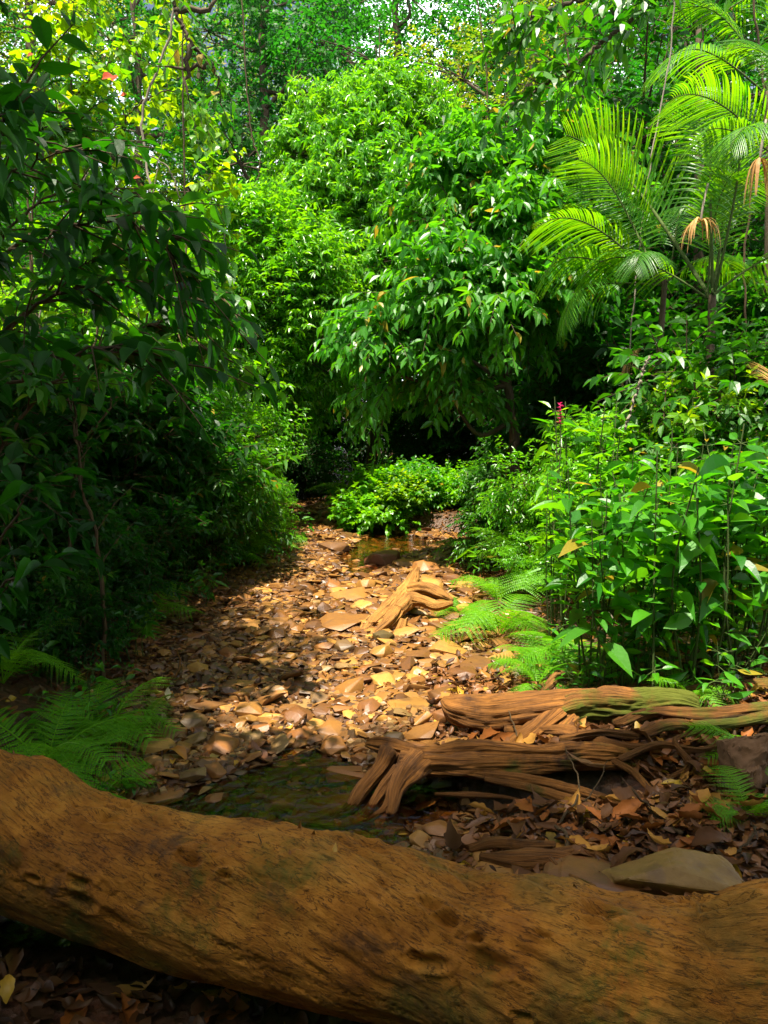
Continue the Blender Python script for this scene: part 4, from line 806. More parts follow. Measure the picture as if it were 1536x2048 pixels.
BL = [
 ('litbush', 455, 9.6, 1.0, 1.05, 'sunlit yellow-green shrub on the left bank, tallest of the bright ones'), ('litbush', 500, 10.6, .9, .8, 'bright shrub on the left bank nearest the dark stream mouth'),
 ('litbush', 400, 8.6, 2.2, 1.05, 'bright-tipped shrub on the left bank in front of the tallest lit one'), ('midbush', 420, 7.6, .2, .8, 'mid green shrub overhanging the left rim of the bed'),
 ('midbush', 330, 7.4, 1.3, 1.1, 'shaded green shrub left of the bright bank shrubs'), ('darkbush', 250, 6.6, 2.0, 1.05, 'dark shrub behind the left saplings'), ('darkbush', 120, 6.2, 3.1, 1.15, 'dark shrub filling the middle of the left thicket'),
 ('darkbush', -20, 5.6, .5, 1.15, 'dark shrub at the left edge of the thicket'), ('litbush', 290, 9.0, 4.0, 1.7, 'tall bright shrub behind the shaded green one'), ('lime', 90, 8.8, 5.0, 1.9, 'tallest lime shrub glowing behind the left thicket'), ('litbush', 380, 11.5, 5.2, 1.8, 'tall mid green shrub below the yellow creepers'),
 ('darkbush', -150, 4.4, 1.0, 1.0, 'dark shrub just out of sight at the left edge'), ('lime', 330, 10.0, 1.0, 1.6, 'lime green shrub high behind the left thicket'), ('lime', 180, 10.0, 2.0, 1.8, 'tall lime green shrub glowing behind the dark left leaves'), ('lime', 40, 9.6, 3.0, 1.8, 'lime green shrub glowing at the far left'),
 ('darkbush', 330, 6.7, 1.4, .55, 'low dark shrub at the left rim below the lit bank shrubs'), ('midbush', 385, 7.3, 2.2, .5, 'small shrub at the left rim below the hanging seedlings'), ('darkbush', 250, 5.5, 3.3, .55, 'low dark shrub behind the bent sapling'), ('darkbush', 165, 4.9, .7, .5, 'low dark shrub between the two saplings'), ('darkbush', 75, 4.6, 2.7, .55, 'low dark shrub left of the straight sapling'), ('litbush', 515, 8.8, .4, .55, 'bright little shrub at the very tip of the left bank'), ('litbush', 450, 8.0, 5.4, .5, 'bright little shrub under the tallest lit one on the left bank'), ('midbush', 10, 4.2, 1.7, .45, 'low shrub at the left edge behind the ferns'), ('darkbush', 120, 4.1, 5.1, .36, 'smallest dark shrub right behind the left ferns'),
 ('midbush', 1010, 10.8, 2.6, .7, 'mid green shrub right behind the leafy mound'), ('midbush', 1010, 7.4, 1.2, .55, 'small green shrub in front of the dark gap'), ('litbush', 1100, 6.6, 0.4, .75, 'bright shrub between the mound and the broad-leaved herbs'), ('litbush', 1075, 6.0, 2.4, .32, 'small bright shrub at the right rim of the bed'),
 ('litbush', 1240, 6.2, 3.1, .85, 'bright shrub behind the broad-leaved herbs'), ('midbush', 1350, 6.4, 1.9, 1.0, 'mid green shrub behind the broad-leaved herbs'), ('midbush', 1500, 5.8, 4.4, 1.1, 'mid green shrub at the right edge behind the herbs'), ('lime', 1400, 5.8, 4.0, 1.2, 'slender lime shrub in front of the palm stems'), ('darkbush', 1200, 9.2, 1.4, 1.5, 'dark shrub beneath the right side of the drooping tree'),
 ('midbush', 1440, 6.0, 3.9, 1.25, 'green shrub hiding the foot of the palm trunk'), ('litbush', 1300, 5.6, 2.9, .9, 'bright shrub rising behind the middle of the herbs'), ('darkbush', 1330, 8.2, 2.4, 1.4, 'dark shrub in the shadow under the low palm fronds'), ('midbush', 1500, 8.4, 3.4, 1.7, 'tall green shrub at the right edge under the palms')]
for k, px, Y_, rz, sc, lab in BL:
    x = (px - 768) / FPX * Y_; bk[k].put((x, Y_, Hs(x, Y_) - .04), rz, sc, lab, 'shrubs along the stream banks')

# low leafy mound beyond the bed and herbs (small heart leaves)
hb = [Proto(woody('leafy_herb', 'herb', 'plant', [((rg_[0], rg_[1], rg_[2]), (.3, .3, .22), 60) for rg_ in np.random.default_rng(s_).uniform((-.3, -.3, .12), (.3, .3, .55), (6, 3))], mt_, .075, 6, .16, 400 + s_, None, .006, 'alt', 'heart', .8, .1, .3, 10, 'stem', shell=.4)) for s_, mt_ in ((1, 'bright'), (2, 'lime'), (3, 'broad'))]
HL = [(715, 11.3, 1, .8), (760, 11.0, 0, .95), (805, 11.1, 1, .85), (850, 11.3, 2, .85), (895, 11.5, 0, .8), (945, 11.4, 1, .7), (985, 11.2, 2, .75), (780, 11.8, 0, 1.15), (840, 12.0, 2, .95), (910, 12.2, 0, .9), (740, 12.2, 1, .9), (1030, 11, 0, .7), (1075, 10.2, 2, .7), (965, 12.6, 0, .9), (1080, 8.6, 0, .75), (1140, 7.8, 2, .8)]
HLAB = ['at the left tip of the mound', 'in the sunlit front of the mound', 'in the middle front of the mound', 'right of the middle of the mound', 'in the right part of the mound', 'low at the right end of the mound', 'at the right foot of the mound', 'forming the highest tuft of the mound', 'behind the middle of the mound', 'behind the right part of the mound', 'behind the left tip of the mound', 'just right of the mound in the sun', 'between the mound and the bright shrub', 'deep behind the right end of the mound', 'left of the bright shrub', 'among the ferns on the right bank']
HA = ['bright green', 'lime green', 'fresh green']
for (px, Y_, k, sc), lab in zip(HL, HLAB):
    x = (px - 768) / FPX * Y_; hb[k].put((x, Y_, Hs(x, Y_) - .02), px * .05, sc * (1.1 if Y_ > 10.5 else 1.0), HA[k] + ' small-leaved herb ' + lab, 'small-leaved herbs of the mound')

# upright herbs with broad leaves
def stemplant(name, lab, ns, Hh, ls, lm, seed, sp=.13, spread=.35, w=.46, tpl='big', ld=.25, wander=.12):
    rng = np.random.default_rng(seed); t = thing(name, lab, 'plant'); g = G(); st = G()
    for s in range(ns):
        a = rng.uniform(0, 6.28); r0 = rng.uniform(0, spread * .35); h = Hh * rng.uniform(.6, 1.05); top = np.array((math.cos(a) * spread * rng.uniform(.2, 1), math.sin(a) * spread * rng.uniform(.2, 1), h))
        b0 = np.array((math.cos(a) * r0, math.sin(a) * r0, -.05)); c = curve([b0, b0 * .5 + top * .5 + rng.normal(0, wander * .3, 3), top], 16)
        tube(st, c, np.linspace(.0042, .0018, 16) * (Hh + .3), 6, False); n = max(3, int(h / sp)); ph = rng.uniform(0, 3.14)
        for k in range(n):
            f = .42 + .58 * (k + .5) / n; p = c[min(15, int(f * 15))]; m = 2 if k < n - 1 else 4
            for q_ in range(m):
                an = ph + k * 1.57 + q_ * 6.283 / m + rng.normal(0, .25); d = np.array((math.cos(an), math.sin(an), rng.normal(.15, .3) - ld * (1 - f)))
                pe = p + d * .03; nn = ZU + rng.normal(0, .4, 3); sz = ls * rng.uniform(.4, 1.15) * (1 if k < n - 1 else .6)
                leaves(g, tpl, [pe], [d], [nn], sz, w * rng.choice([1, 1, 1, .6]) * rng.uniform(.85, 1.15), rng); segs(st, [p], [pe + d * .01], [.002], .0012)
    obj('stem', st, M['stem'], t, True); obj('foliage', g, M[lm], t); return t
sp = [Proto(stemplant('broad_leaf_herb', 'herb', 7, 1.35, .2, 'broad', 501, .13, .5, .46)), Proto(stemplant('broad_leaf_herb', 'herb', 7, 1.2, .18, 'broad', 502, .12, .48, .44)),
      Proto(stemplant('broad_leaf_herb', 'herb', 7, 1.3, .15, 'bright', 503, .11, .32, .34, 'ov')), Proto(stemplant('seedling', 'seedling', 5, .38, .11, 'mid', 504, .1, .2, .42, 'ov')), Proto(stemplant('seedling', 'seedling', 5, .34, .1, 'broad', 505, .09, .22, .46, 'big'))]
SL = [(1270, 3.75, 0, 1.0, 'tall broad-leaved herb at the front of the right bank'), (1400, 3.85, 0, 1.08, 'broad-leaved herb right of the tallest front one'), (1500, 3.8, 1, 1.2, 'broad-leaved herb at the right edge of the picture'), (1200, 3.9, 1, 1.0, 'broad-leaved herb leaning out over the ferns'), (1320, 4.1, 0, 1.0, 'broad-leaved herb in the second row behind the front ones'),
      (1450, 4.3, 1, 1.1, 'broad-leaved herb in the second row near the right edge'), (1110, 4.9, 2, .9, 'narrow-leaved herb at the left end of the herb bank'), (1160, 5.2, 2, 1.2, 'tall narrow-leaved spire rising above the left of the herbs'), (1240, 5.2, 1, 1.1, 'broad-leaved herb at the back of the bank'), (1400, 5.4, 2, 1.15, 'narrow-leaved herb at the back right of the bank'), (1550, 3.9, 0, 1.1, 'broad-leaved herb cut by the right edge'), (1370, 3.8, 1, .65, 'short broad-leaved herb low in front')]
for px, Y_, k, sc, lab in SL:
    x = (px - 768) / FPX * Y_; sp[k].put((x, Y_, Hs(x, Y_) - .02), px * .03, sc, lab, 'upright herbs on the right bank')
SE = [(1180, 3.75, 4, .8, 'seedling beside the stick on the mossy root'), (1125, 3.55, 3, .5, 'tiny seedling on the joint of the mossy root'), (1230, 3.8, 3, 1.1, 'seedling clump right of the yellow-green fern'), (1330, 3.75, 4, 1.2, 'seedling behind the mossy log'), (1430, 3.7, 3, 1.2, 'seedling right behind the mossy log'), (1500, 3.5, 4, 1.1, 'seedling above the upright rock'), (1290, 4.0, 3, 1.3, 'taller seedling in the litter under the herbs'), (1390, 4.1, 4, 1.3, 'wide seedling in the litter under the herbs'), (1480, 4.0, 3, 1.3, 'seedling near the right edge under the herbs'),
      (1150, 4.3, 4, 1.1, 'seedling left of the second fern'), (180, 3.6, 3, 1.0, 'seedling among the left ferns'), (250, 4.6, 3, 1.2, 'seedling in shade at the left rim of the bed'), (110, 3.3, 4, .9, 'dark seedling at the far lower left'), (190, 2.85, 4, .6, 'small seedling in the hollow behind the left end of the log'), (60, 3.9, 3, 1.2, 'shaded seedling at the left edge'), (170, 2.6, 3, .5, 'smallest seedling right behind the log at left'),
      (400, 6.2, 3, 1.3, 'seedling at the foot of the left bank shrubs'), (430, 6.9, 4, 1.2, 'broad seedling hanging over the left rim'), (590, 10.2, 4, 1.3, 'lime seedling at the tip of the left bank'), (240, 5.4, 4, 1.3, 'shaded broad seedling on the left bank'), (940, 8.0, 3, 1.4, 'small seedling on the red soil right of the stream'), (975, 7.0, 4, 1.3, 'seedling on the red soil near the right rim')]
for px, Y_, k, sc, lab in SE:
    x = (px - 768) / FPX * Y_; sp[k].put((x, Y_, Hs(x, Y_) - .01), px * .07, sc, lab, 'seedlings on the forest floor')

# ---------------------------------------------------------------- ferns and palms
def fern_frond_mesh(seed, L=1.0, mat='fern', npin=16, arch=.55):
    rng = np.random.default_rng(seed); g = G(); st = np.linspace(0, 1, 20)
    def rc(t): t = np.asarray(t); return np.stack([0 * t, L * (t - .12 * t * t), L * (arch * (t - 1.15 * t * t))], -1)
    tube(g, rc(st), np.linspace(.007, .0015, 20) * L, 5, False); g.a[-1][:] = .95
    P = []; D = []; Nn = []; S = []
    for k in range(npin):
        t = .16 + .84 * k / npin; p = rc(t); tg = nrm(rc(t + .01) - p); U = nrm(np.cross((1, 0, 0), tg))
        pl_ = L * .30 * math.sin(math.pi * (.12 + .88 * (1 - t)) ** .9) ** .8 * (1 - .1 * rng.random()) + .01
        for sg in (-1, 1):
            d = nrm(np.array((sg, 0, 0)) + tg * .45 - ZU * .18 + rng.normal(0, .04, 3)); m = max(4, int(pl_ / (L * .0155)))
            for q in range(m):
                u_ = (q + .5) / m; pp = p + d * pl_ * u_ - ZU * .12 * pl_ * u_ * u_
                for s2 in (-1, 1):
                    pd = nrm(np.cross(d, U) * s2 + d * .5); P.append(pp); D.append(pd); Nn.append(U + rng.normal(0, .1, 3)); S.append(L * .026 * (1 - u_ * .75))
    leaves(g, 'flat', P, D, Nn, np.array(S), .95, rng, np.clip(rng.normal(.5, .15, len(P)), 0, 1)); me = g.mesh('frond'); me.materials.append(M[mat]); return me
FF = [fern_frond_mesh(1, arch=.6), fern_frond_mesh(2, arch=.8, npin=15), fern_frond_mesh(3, arch=.45)]
def fern(lab, px, Y_, size, n, seed, group='ferns along the stream', lean=None, mats=None, z=None, arc=(0, 6.28)):
    rng = np.random.default_rng(seed); x = (px - 768) / FPX * Y_; t = thing('fern', lab, 'fern', (x, Y_, (Hs(x, Y_) if z is None else z) - .01), 0, group)
    for k in range(n):
        o = bpy.data.objects.new('frond', FF[rng.integers(3)]); col.objects.link(o); o.parent = t; s = size * rng.uniform(.7, 1.1); o.scale = (s * 1.15, s, s * 1.25)
        o.rotation_euler = (rng.uniform(.2, .8), rng.normal(0, .2), arc[0] + (arc[1] - arc[0]) * (k + rng.uniform(-.3, .3)) / n)
    return t
for i, a in enumerate([
 ('large feathery fern at the lower left above the log', 60, 3.05, .55, 10), ('fern with fine fronds right of the lower left one', 190, 3.3, .45, 9), ('fern hanging toward the stones at the lower left', 130, 2.8, .4, 8), ('shaded fern at the left edge', -20, 3.7, .55, 8), ('small fern at the left rim of the bed', 260, 3.5, .26, 6),
 ('green fern on the tip of the left bank', 500, 8.3, .75, 9), ('fern below the lit bank shrubs', 455, 7.8, .6, 8), ('fern on the left bank nearest the stream bend', 530, 9.4, .7, 9), ('dark fern in the left bank shade', 290, 5.5, .5, 7),
 ('yellow-green fern lit on the red soil bank', 1005, 5.2, .55, 10), ('small low fern beside the driftwood arm', 920, 5.8, .34, 7), ('bright fern leaning toward the stones', 1075, 4.45, .46, 8), ('lower bright fern above the mossy root', 1085, 4.1, .38, 7), ('pale round fern in the litter under the herbs', 1215, 4.0, .34, 8), ('fern with long arching yellow fronds in front of the dark gap', 1080, 6.3, .8, 9), ('second arching yellow fern right of the long-fronded one', 1180, 6.0, .75, 8),
  ('feathery yellow fern at the right foot of the mound', 985, 8.2, .8, 8), ('low yellow fern in front of the bright shrub', 1040, 7.0, .7, 8), ('fern arching over the rim beside the red soil', 1000, 6.0, .5, 7), ('fern frond cluster over the lower right litter', 1400, 3.6, .34, 7),
 ('fern hanging in shade left of the broad-leaved herbs', 1155, 4.4, .5, 6), ('fern glowing between the stems of the herbs', 1330, 5.0, .8, 8), ('fern at the right edge behind the herb stems', 1500, 4.8, .8, 8), ('fern at the right edge over the upright rock', 1545, 2.95, .36, 7), ('low fern at the right edge under the upright rock', 1540, 2.55, .28, 6), ('dim feathery fern at the dark end of the stream', 690, 14.5, .9, 7), ('tuft of fern at the left of the mound', 720, 11.6, .8, 6), ('fern at the foot of the palm', 1440, 5.6, .7, 8)]):
    fern(*a, seed=700 + i)
def palm_frond(seed, L, mat, npair=46, arch=.5, ll=.34, hang=.5, droop=.0, lw=.03, rr=.0065):
    """rachis leaves the crown along +y and up, leaflets hang to both sides"""
    rng = np.random.default_rng(seed); g = G(); r = G()
    def rc(t): t = np.asarray(t, float); return np.stack([.03 * L * np.sin(t * 3 + seed), L * (t - .3 * t ** 2.2), L * (arch * t - (arch * .75 + droop) * t ** 2.3)], -1)
    st = np.linspace(0, 1, 30); tube(r, rc(st), np.linspace(rr, rr * .25, 30) * L ** .5, 6, False)
    for k in range(npair):
        t = .22 + .78 * (k + .5) / npair; p = rc(t); tg = nrm(rc(min(t + .01, 1.01)) - rc(t - .005)); side = nrm(np.cross(tg, ZU)); U = np.cross(side, tg)
        ln = ll * L * (math.sin(math.pi * min(1, .16 + .8 * t)) ** .7) * rng.uniform(.9, 1.05)
        for sg in (-1, 1):
            d0 = nrm(side * sg + tg * (.55 + .5 * t) + U * .22 + rng.normal(0, .05, 3)); m = 7; V = []
            for q in range(m):
                u_ = q / (m - 1); c = p + d0 * ln * u_ - ZU * hang * ln * u_ * u_ ; wd = lw * ln * (math.sin(math.pi * (.1 + .9 * u_)) ** .6 if u_ < 1 else 0) ; tw_ = nrm(np.cross(d0, U)) ; V += [c - tw_ * wd, c + U * wd * .35, c + tw_ * wd]
            q_ = []
            for q in range(m - 1): a = 3 * q; q_ += [a, a + 1, a + 4, a + 3, a + 1, a + 2, a + 5, a + 4]
            g.add(V, q_, [4] * (2 * (m - 1)), np.full(len(V), np.clip(rng.normal(.5, .25), 0, 1)))
    me = g.mesh('leaflets'); me.materials.append(M[mat]); mr = r.mesh('frond', True); mr.materials.append(M['stem' if mat != 'dry' else 'palebark']); return me, mr
PF = [palm_frond(1, 1.0, 'palm', 40, .75, .28, .5, 0, .019), palm_frond(2, 1.0, 'palm', 36, .5, .28, .7, .15, .021), palm_frond(3, 1.0, 'palm', 42, .95, .22, .5, -.1, .019)]
PD = [palm_frond(4, 1.0, 'dry', 26, .3, .3, 1.1, .7)]
def addfrond(t, fm, s, rot, loc=(0, 0, 0), lab=None):
    o = bpy.data.objects.new('frond', fm[1]); col.objects.link(o); o.parent = t; o.location = loc; o.rotation_euler = rot; o.scale = (s,) * 3
    c = bpy.data.objects.new('leaflets', fm[0]); col.objects.link(c); c.parent = o
    if lab: o['label'] = lab
def palm(lab, base, crown, fronds, trad=.05, stems=1):
    base = np.array(base, float); cr = np.array(crown, float) - base; t = thing('palm', lab, 'palm', tuple(base), 0, 'palms on the right'); g = G()
    c = curve([(0, 0, -.1), cr * (.3, .3, .5), cr], 30); tube(g, c, np.linspace(trad, trad * .6, 30), 10, True, .06, 2); obj('trunk', g, M['bark'], t, True)
    for (az, el, s, k, *ro) in fronds:     # az: compass angle of the frond (0 = away, 90 = left), el: extra pitch
        addfrond(t, PF[k], s, (Matrix.Rotation(R(az), 3, 'Z') @ Matrix.Rotation(R(el), 3, 'X') @ Matrix.Rotation(R(ro[0] if ro else 0), 3, 'Y')).to_euler(), tuple(cr + np.array((0, 0, -.02))))
    return t, cr
b = at(1410, 1000, 6.2); b[2] = Hs(b[0], b[1])
t, cr = palm('palm with the big sunlit upright fronds fanning over the right side', b, at(1425, 590, 6.2), [(82, 42, 2.75, 2, 62), (50, 60, 2.2, 0, 30), (-70, 45, 1.9, 0, -50), (-95, 15, 1.6, 1, -20), (80, 12, 1.5, 1, 20), (20, 66, 2.0, 2), (-25, 60, 1.9, 2), (170, 50, 1.3, 0)])
b = at(1300, 950, 6.8); b[2] = Hs(b[0], b[1])
palm('lower palm whose pale-tipped fronds reach left under the drooping tree', b, at(1330, 560, 6.6), [(88, 22, 1.75, 1, 25), (98, 0, 1.6, 1, 30), (80, 45, 1.9, 0, 45), (105, -22, 1.5, 1, 25), (60, 0, 1.2, 0), (-70, 10, 1.2, 1), (-40, 40, 1.2, 0), (140, 0, 1.1, 1)], .04)
b = at(1590, 1000, 5.6); b[2] = Hs(b[0], b[1])
palm('palm at the right edge, one pale frond arching in from outside', b, at(1600, 330, 5.6), [(85, 28, 1.5, 1, 35), (95, 10, 1.2, 1, 20), (50, 45, 1.5, 0), (120, 0, 1.2, 1), (10, 40, 1.3, 2), (-60, 30, 1.2, 1)], .05)
b = at(1390, 900, 9.5); b[2] = Hs(b[0], b[1])
palm('tall palm in the back with fronds crossing the top right corner', b, at(1400, 60, 9.5), [(70, 40, 2.6, 0), (110, 15, 2.4, 1), (30, 55, 2.4, 2), (-50, 40, 2.4, 0), (-90, 12, 2.2, 1), (150, 0, 2.2, 1)], .08)
b = at(1530, 900, 8.0); b[2] = Hs(b[0], b[1])
palm('slim palm behind the right edge palm', b, at(1540, 180, 8.0), [(60, 30, 1.9, 0), (100, 5, 1.8, 1), (20, 50, 1.9, 2), (-50, 35, 1.8, 0)], .06)
# dry fronds hanging
def dryfrond(lab, p, s, seed, n=9, spread=1.0):
    rng = np.random.default_rng(seed); t = thing('dry_palm_leaf', lab, 'palm leaf', tuple(p), 0, 'dead palm leaves'); g = G()
    for k in range(n * 2):
        an = rng.uniform(0, 6.28); d0 = nrm(np.array((math.cos(an), math.sin(an) * .6, rng.uniform(.1, .5)))); ln = s * rng.uniform(.7, 1.1); V = []; m = 7
        sd_ = nrm(np.cross(d0, ZU))
        for q in range(m):
            u_ = q / (m - 1); c = d0 * ln * spread * (u_ - .45 * u_ * u_) * .6 - ZU * ln * u_ ** 1.9; wd = .035 * ln * math.sin(math.pi * (.12 + .83 * u_)); V += [c - sd_ * wd, c + ZU * wd * .3, c + sd_ * wd]
        q_ = []
        for q in range(m - 1): a = 3 * q; q_ += [a, a + 1, a + 4, a + 3, a + 1, a + 2, a + 5, a + 4]
        g.add(V, q_, [4] * (2 * (m - 1)), np.full(len(V), rng.random()))
    obj('blades', g, M['dry'], t); st = G(); tube(st, curve([(0, 0, .0), (.02, .02, .12), (.1, .15, .3)], 10), .008, 6); obj('stalk', st, M['palebark'], t, True)
dryfrond('tan dead palm leaf drooping like an umbrella in front of the green fronds', at(1402, 442, 5.4), .22, 1, 12, 2.0)
dryfrond('tan dead palm leaf hanging at the right edge under the pale frond', at(1520, 318, 5.0), .3, 2, 7, .9)
for lab, p, s, rot in (('brown dead frond fanned behind the herbs below the palms', at(1310, 700, 6.6), .5, (R(-10), R(30), R(80))), ('tan curved dead frond at the right edge above the herbs', at(1530, 810, 4.6), .42, (R(95), R(40), R(30)))):
    t = thing('dead_frond', lab, 'palm leaf', tuple(p), 0, 'dead palm leaves'); me, mr = PD[0]; addfrond(t, (me, mr), s, rot)

# ---------------------------------------------------------------- near shrubs, creepers and overhanging branches
def branchy(name, lab, cat, base, branches, ls, lm, seed, gap=.09, tpl='big', w=.42, rad=.02, side=.35, twigl=.45, dens=1.0, ld=.35, bark='twig', group=None, offs=(0, 0, 0)):
    """limbs given as world paths; side twigs with alternate leaves come off each"""
    base = np.array(base, float); rng = np.random.default_rng(seed); t = thing(name, lab, cat, tuple(base), 0, group); st = G(); g = G(); tw = G(); P = []; D = []
    for bp_ in branches:
        pts = np.array([np.array(p) for p in bp_]) - base; L = np.linalg.norm(np.diff(pts, axis=0), axis=1).sum(); n = max(10, int(L / .06)); c = curve(pts, n, .008, rng); tube(st, c, np.linspace(rad, rad * .22, n), 7, True, .1, seed)
        T = nrm(np.gradient(c, axis=0)); k0 = int(n * .25); m = int(L * (1 - .25) / gap * dens)
        for q in range(m):
            i_ = rng.integers(k0, n); sd_ = nrm(np.cross(T[i_], ZU)) * rng.choice([-1, 1]); d = nrm(T[i_] * rng.uniform(.3, 1) + sd_ * rng.uniform(.3, 1) + ZU * rng.normal(0, .35)); P.append(c[i_]); D.append(d)
        P.append(c[-1]); D.append(T[-1])
    P = np.array(P); D = np.array(D); spray(g, tw, P, D, twigl * rng.uniform(.5, 1.2, len(P)), 6, ls, rng, .25, 'alt', tpl, w, ld, None, .3)
    merge(st, tw); obj('stem' if cat != 'tree' else 'trunk', st, M[bark], t, True); obj('foliage' if cat != 'tree' else 'crown', g, M[lm], t); return t
b = (-2.3, 2.9, Hs(-2.3, 2.9)); A = lambda px, py, Y_: at(px, py, Y_)
branchy('shrub', 'large dark-leaved shrub leaning in from the left edge with drooping pointed leaves', 'shrub', b, [
   [b, A(-250, 700, 2.9), A(-40, 400, 2.8), A(130, 300, 2.7)], [b, A(-200, 800, 2.9), A(0, 520, 2.7), A(200, 440, 2.6), A(330, 480, 2.6)], [b, A(-150, 850, 2.9), A(60, 620, 2.8), A(260, 560, 2.8), A(400, 600, 2.8)],
   [b, A(-150, 900, 2.8), A(30, 760, 2.6), A(180, 700, 2.5), A(330, 720, 2.6)], [b, A(-250, 600, 2.6), A(-60, 300, 2.5), A(20, 220, 2.4)]], .125, 'dark', 801, .075, 'big', .4, .011, twigl=.34, ld=.25)
b = (-2.6, 3.9, Hs(-2.6, 3.9))
branchy('shrub', 'mid green shrub behind the large dark-leaved one with leaves catching light', 'shrub', b, [
   [b, A(-120, 700, 3.9), A(60, 420, 3.8), A(220, 380, 3.7), A(360, 430, 3.7)], [b, A(-60, 800, 3.9), A(120, 560, 3.8), A(300, 520, 3.7), A(430, 580, 3.7)], [b, A(0, 900, 3.9), A(160, 720, 3.8), A(320, 650, 3.7), A(420, 700, 3.7)], [b, A(-100, 600, 3.9), A(40, 300, 3.9), A(150, 250, 3.9)]], .13, 'mid', 802, .06, 'big', .42, .011, twigl=.36)
b = (-1.95, 4.3, Hs(-1.95, 4.3))
for k, (bx, by, pth, lab) in enumerate([(-1.72, 4.2, [(140, 1250), (138, 1050), (160, 900), (120, 760), (60, 640)], 'thin dark sapling with a straight stem on the left bank'),
        (-1.55, 4.05, [(203, 1250), (200, 1130), (160, 950), (150, 800), (200, 680)], 'thin sapling whose pale stem bends halfway on the left bank'), (-2.2, 4.9, [(90, 1200), (110, 1000), (190, 850), (260, 760)], 'sapling leaning right in the left shade')]):
    Y_ = by; pts = [A(px, py, Y_ + i_ * .04) for i_, (px, py) in enumerate(pth)]; b0 = (pts[0][0], pts[0][1], Hs(pts[0][0], pts[0][1]) - .03); branchy('sapling', lab, 'sapling', b0, [[b0] + pts[1:]], .12, 'dark', 810 + k, .16, 'big', .42, .014, twigl=.4, group='saplings on the left bank')
b = (-2.1, 3.4, Hs(-2.1, 3.4))
branchy('shrub', 'low dark shrub with broad leaves at the left edge above the ferns', 'shrub', b, [[b, A(-30, 1150, 3.4), A(30, 1030, 3.3), A(60, 980, 3.2)], [b, A(-20, 1200, 3.3), A(60, 1140, 3.2), A(110, 1120, 3.2)], [b, A(-60, 1100, 3.4), A(-10, 960, 3.3)]], .14, 'dark', 820, .14, 'big', .42, .01, twigl=.25)
# lime creepers with big heart leaves, backlit
b = (-3.2, 7.2, Hs(-3.2, 7.2))
branchy('creeper', 'tangle of creepers with large glowing yellow-green leaves at upper left', 'vine', b, [
   [b, A(60, 500, 7.4), A(120, 250, 7.4), A(220, 120, 7.3), A(330, 60, 7.2)], [b, A(200, 600, 7.4), A(170, 350, 7.4), A(140, 150, 7.4), A(150, -50, 7.4)], [b, A(280, 700, 7.6), A(290, 450, 7.6), A(250, 250, 7.6), A(350, 180, 7.5), A(420, 240, 7.4)], [b, A(300, 700, 7.4), A(320, 500, 7.2), A(380, 400, 7.2), A(440, 330, 7.2)], [b, A(50, 300, 7.8), A(90, 80, 7.8), A(200, -20, 7.8)]], .105, 'lime', 830, .085, 'heart', .85, .014, twigl=.4, ld=.6)
b = (-2.5, 8.4, Hs(-2.5, 8.4))
branchy('creeper', 'leafless-stemmed vine with loose yellow leaves climbing left of the sky gaps', 'vine', b, [
   [b, A(330, 700, 8.4), A(300, 450, 8.4), A(330, 250, 8.4), A(340, 0, 8.4)], [b, A(380, 800, 8.2), A(372, 550, 8.2), A(370, 350, 8.2), A(365, 100, 8.2), A(380, -60, 8.2)], [b, A(280, 650, 8), A(230, 400, 8), A(300, 260, 8), A(310, 160, 8)], [b, A(420, 700, 8.6), A(450, 500, 8.6), A(430, 350, 8.6)]], .12, 'lime', 831, .13, 'heart', .8, .011, twigl=.3, ld=.6, bark='palebark')
rv = np.random.default_rng(14)
for k, (px, py, Y_, s) in enumerate(((205, 155, 7.0, .11), (222, 157, 7.05, .08), (242, 190, 7.1, .06), (55, 110, 7.2, .06), (265, 355, 7.1, .07))):
    g = G(); p = at(px, py, Y_); leaves(g, 'heart', [(0, 0, 0)], [(.6, -.2, .1)], [(.1, -.9, .5)], s, .9, rv); o = tag(obj('red_leaf', g, M['red'], loc=tuple(p)), ['largest red leaf glowing among the upper left creepers', 'red leaf overlapping the largest one', 'small orange-red leaf below the largest red one', 'red leaf near the upper left corner', 'red leaf on the pale vine below the others'][k], 'leaf', 'red leaves in the creepers')
# hanging bare vines
def vine(lab, pts, r, seed, mat='twig'):
    rng = np.random.default_rng(seed); P = [A(*p) for p in pts]; b = P[0]; g = G(); c = curve([p - b for p in P], 50, .006, rng); tube(g, c, r, 6); t = thing('hanging_vine', lab, 'vine', tuple(b), 0, 'bare hanging vines'); obj('stem', g, M[mat], t, True)
vine('thin straight vine hanging through the yellow leaves', [(375, 760, 6.6), (372, 500, 6.6), (366, 250, 6.6), (362, -120, 6.6)], .007, 1); vine('pale crooked vine at upper left', [(230, 520, 6.9), (300, 420, 6.9), (285, 230, 7), (340, 60, 7), (350, -150, 7)], .011, 2, 'palebark')
vine('long loose vine across the upper left', [(60, 700, 7), (160, 380, 7), (240, 300, 7), (330, 330, 7.1), (360, 400, 7.2)], .007, 3, 'palebark'); vine('thin vine beside the narrow sky gap', [(985, 620, 9), (960, 380, 9), (975, 180, 9), (940, -100, 9)], .008, 4)
vine('leaning pale vine in front of the right palms', [(1230, 1000, 6.9), (1260, 700, 6.9), (1290, 400, 7), (1340, 100, 7.2), (1350, -150, 7.2)], .007, 5, 'palebark'); vine('dark vine loop under the drooping tree', [(1080, 760, 8.6), (1130, 500, 8.6), (1150, 300, 8.6), (1120, -60, 8.6)], .01, 6)
vine('pale broken vine sticking up through the herbs', [(1250, 860, 4.4), (1270, 800, 4.4), (1288, 740, 4.4), (1300, 712, 4.4)], .008, 7, 'palebark')
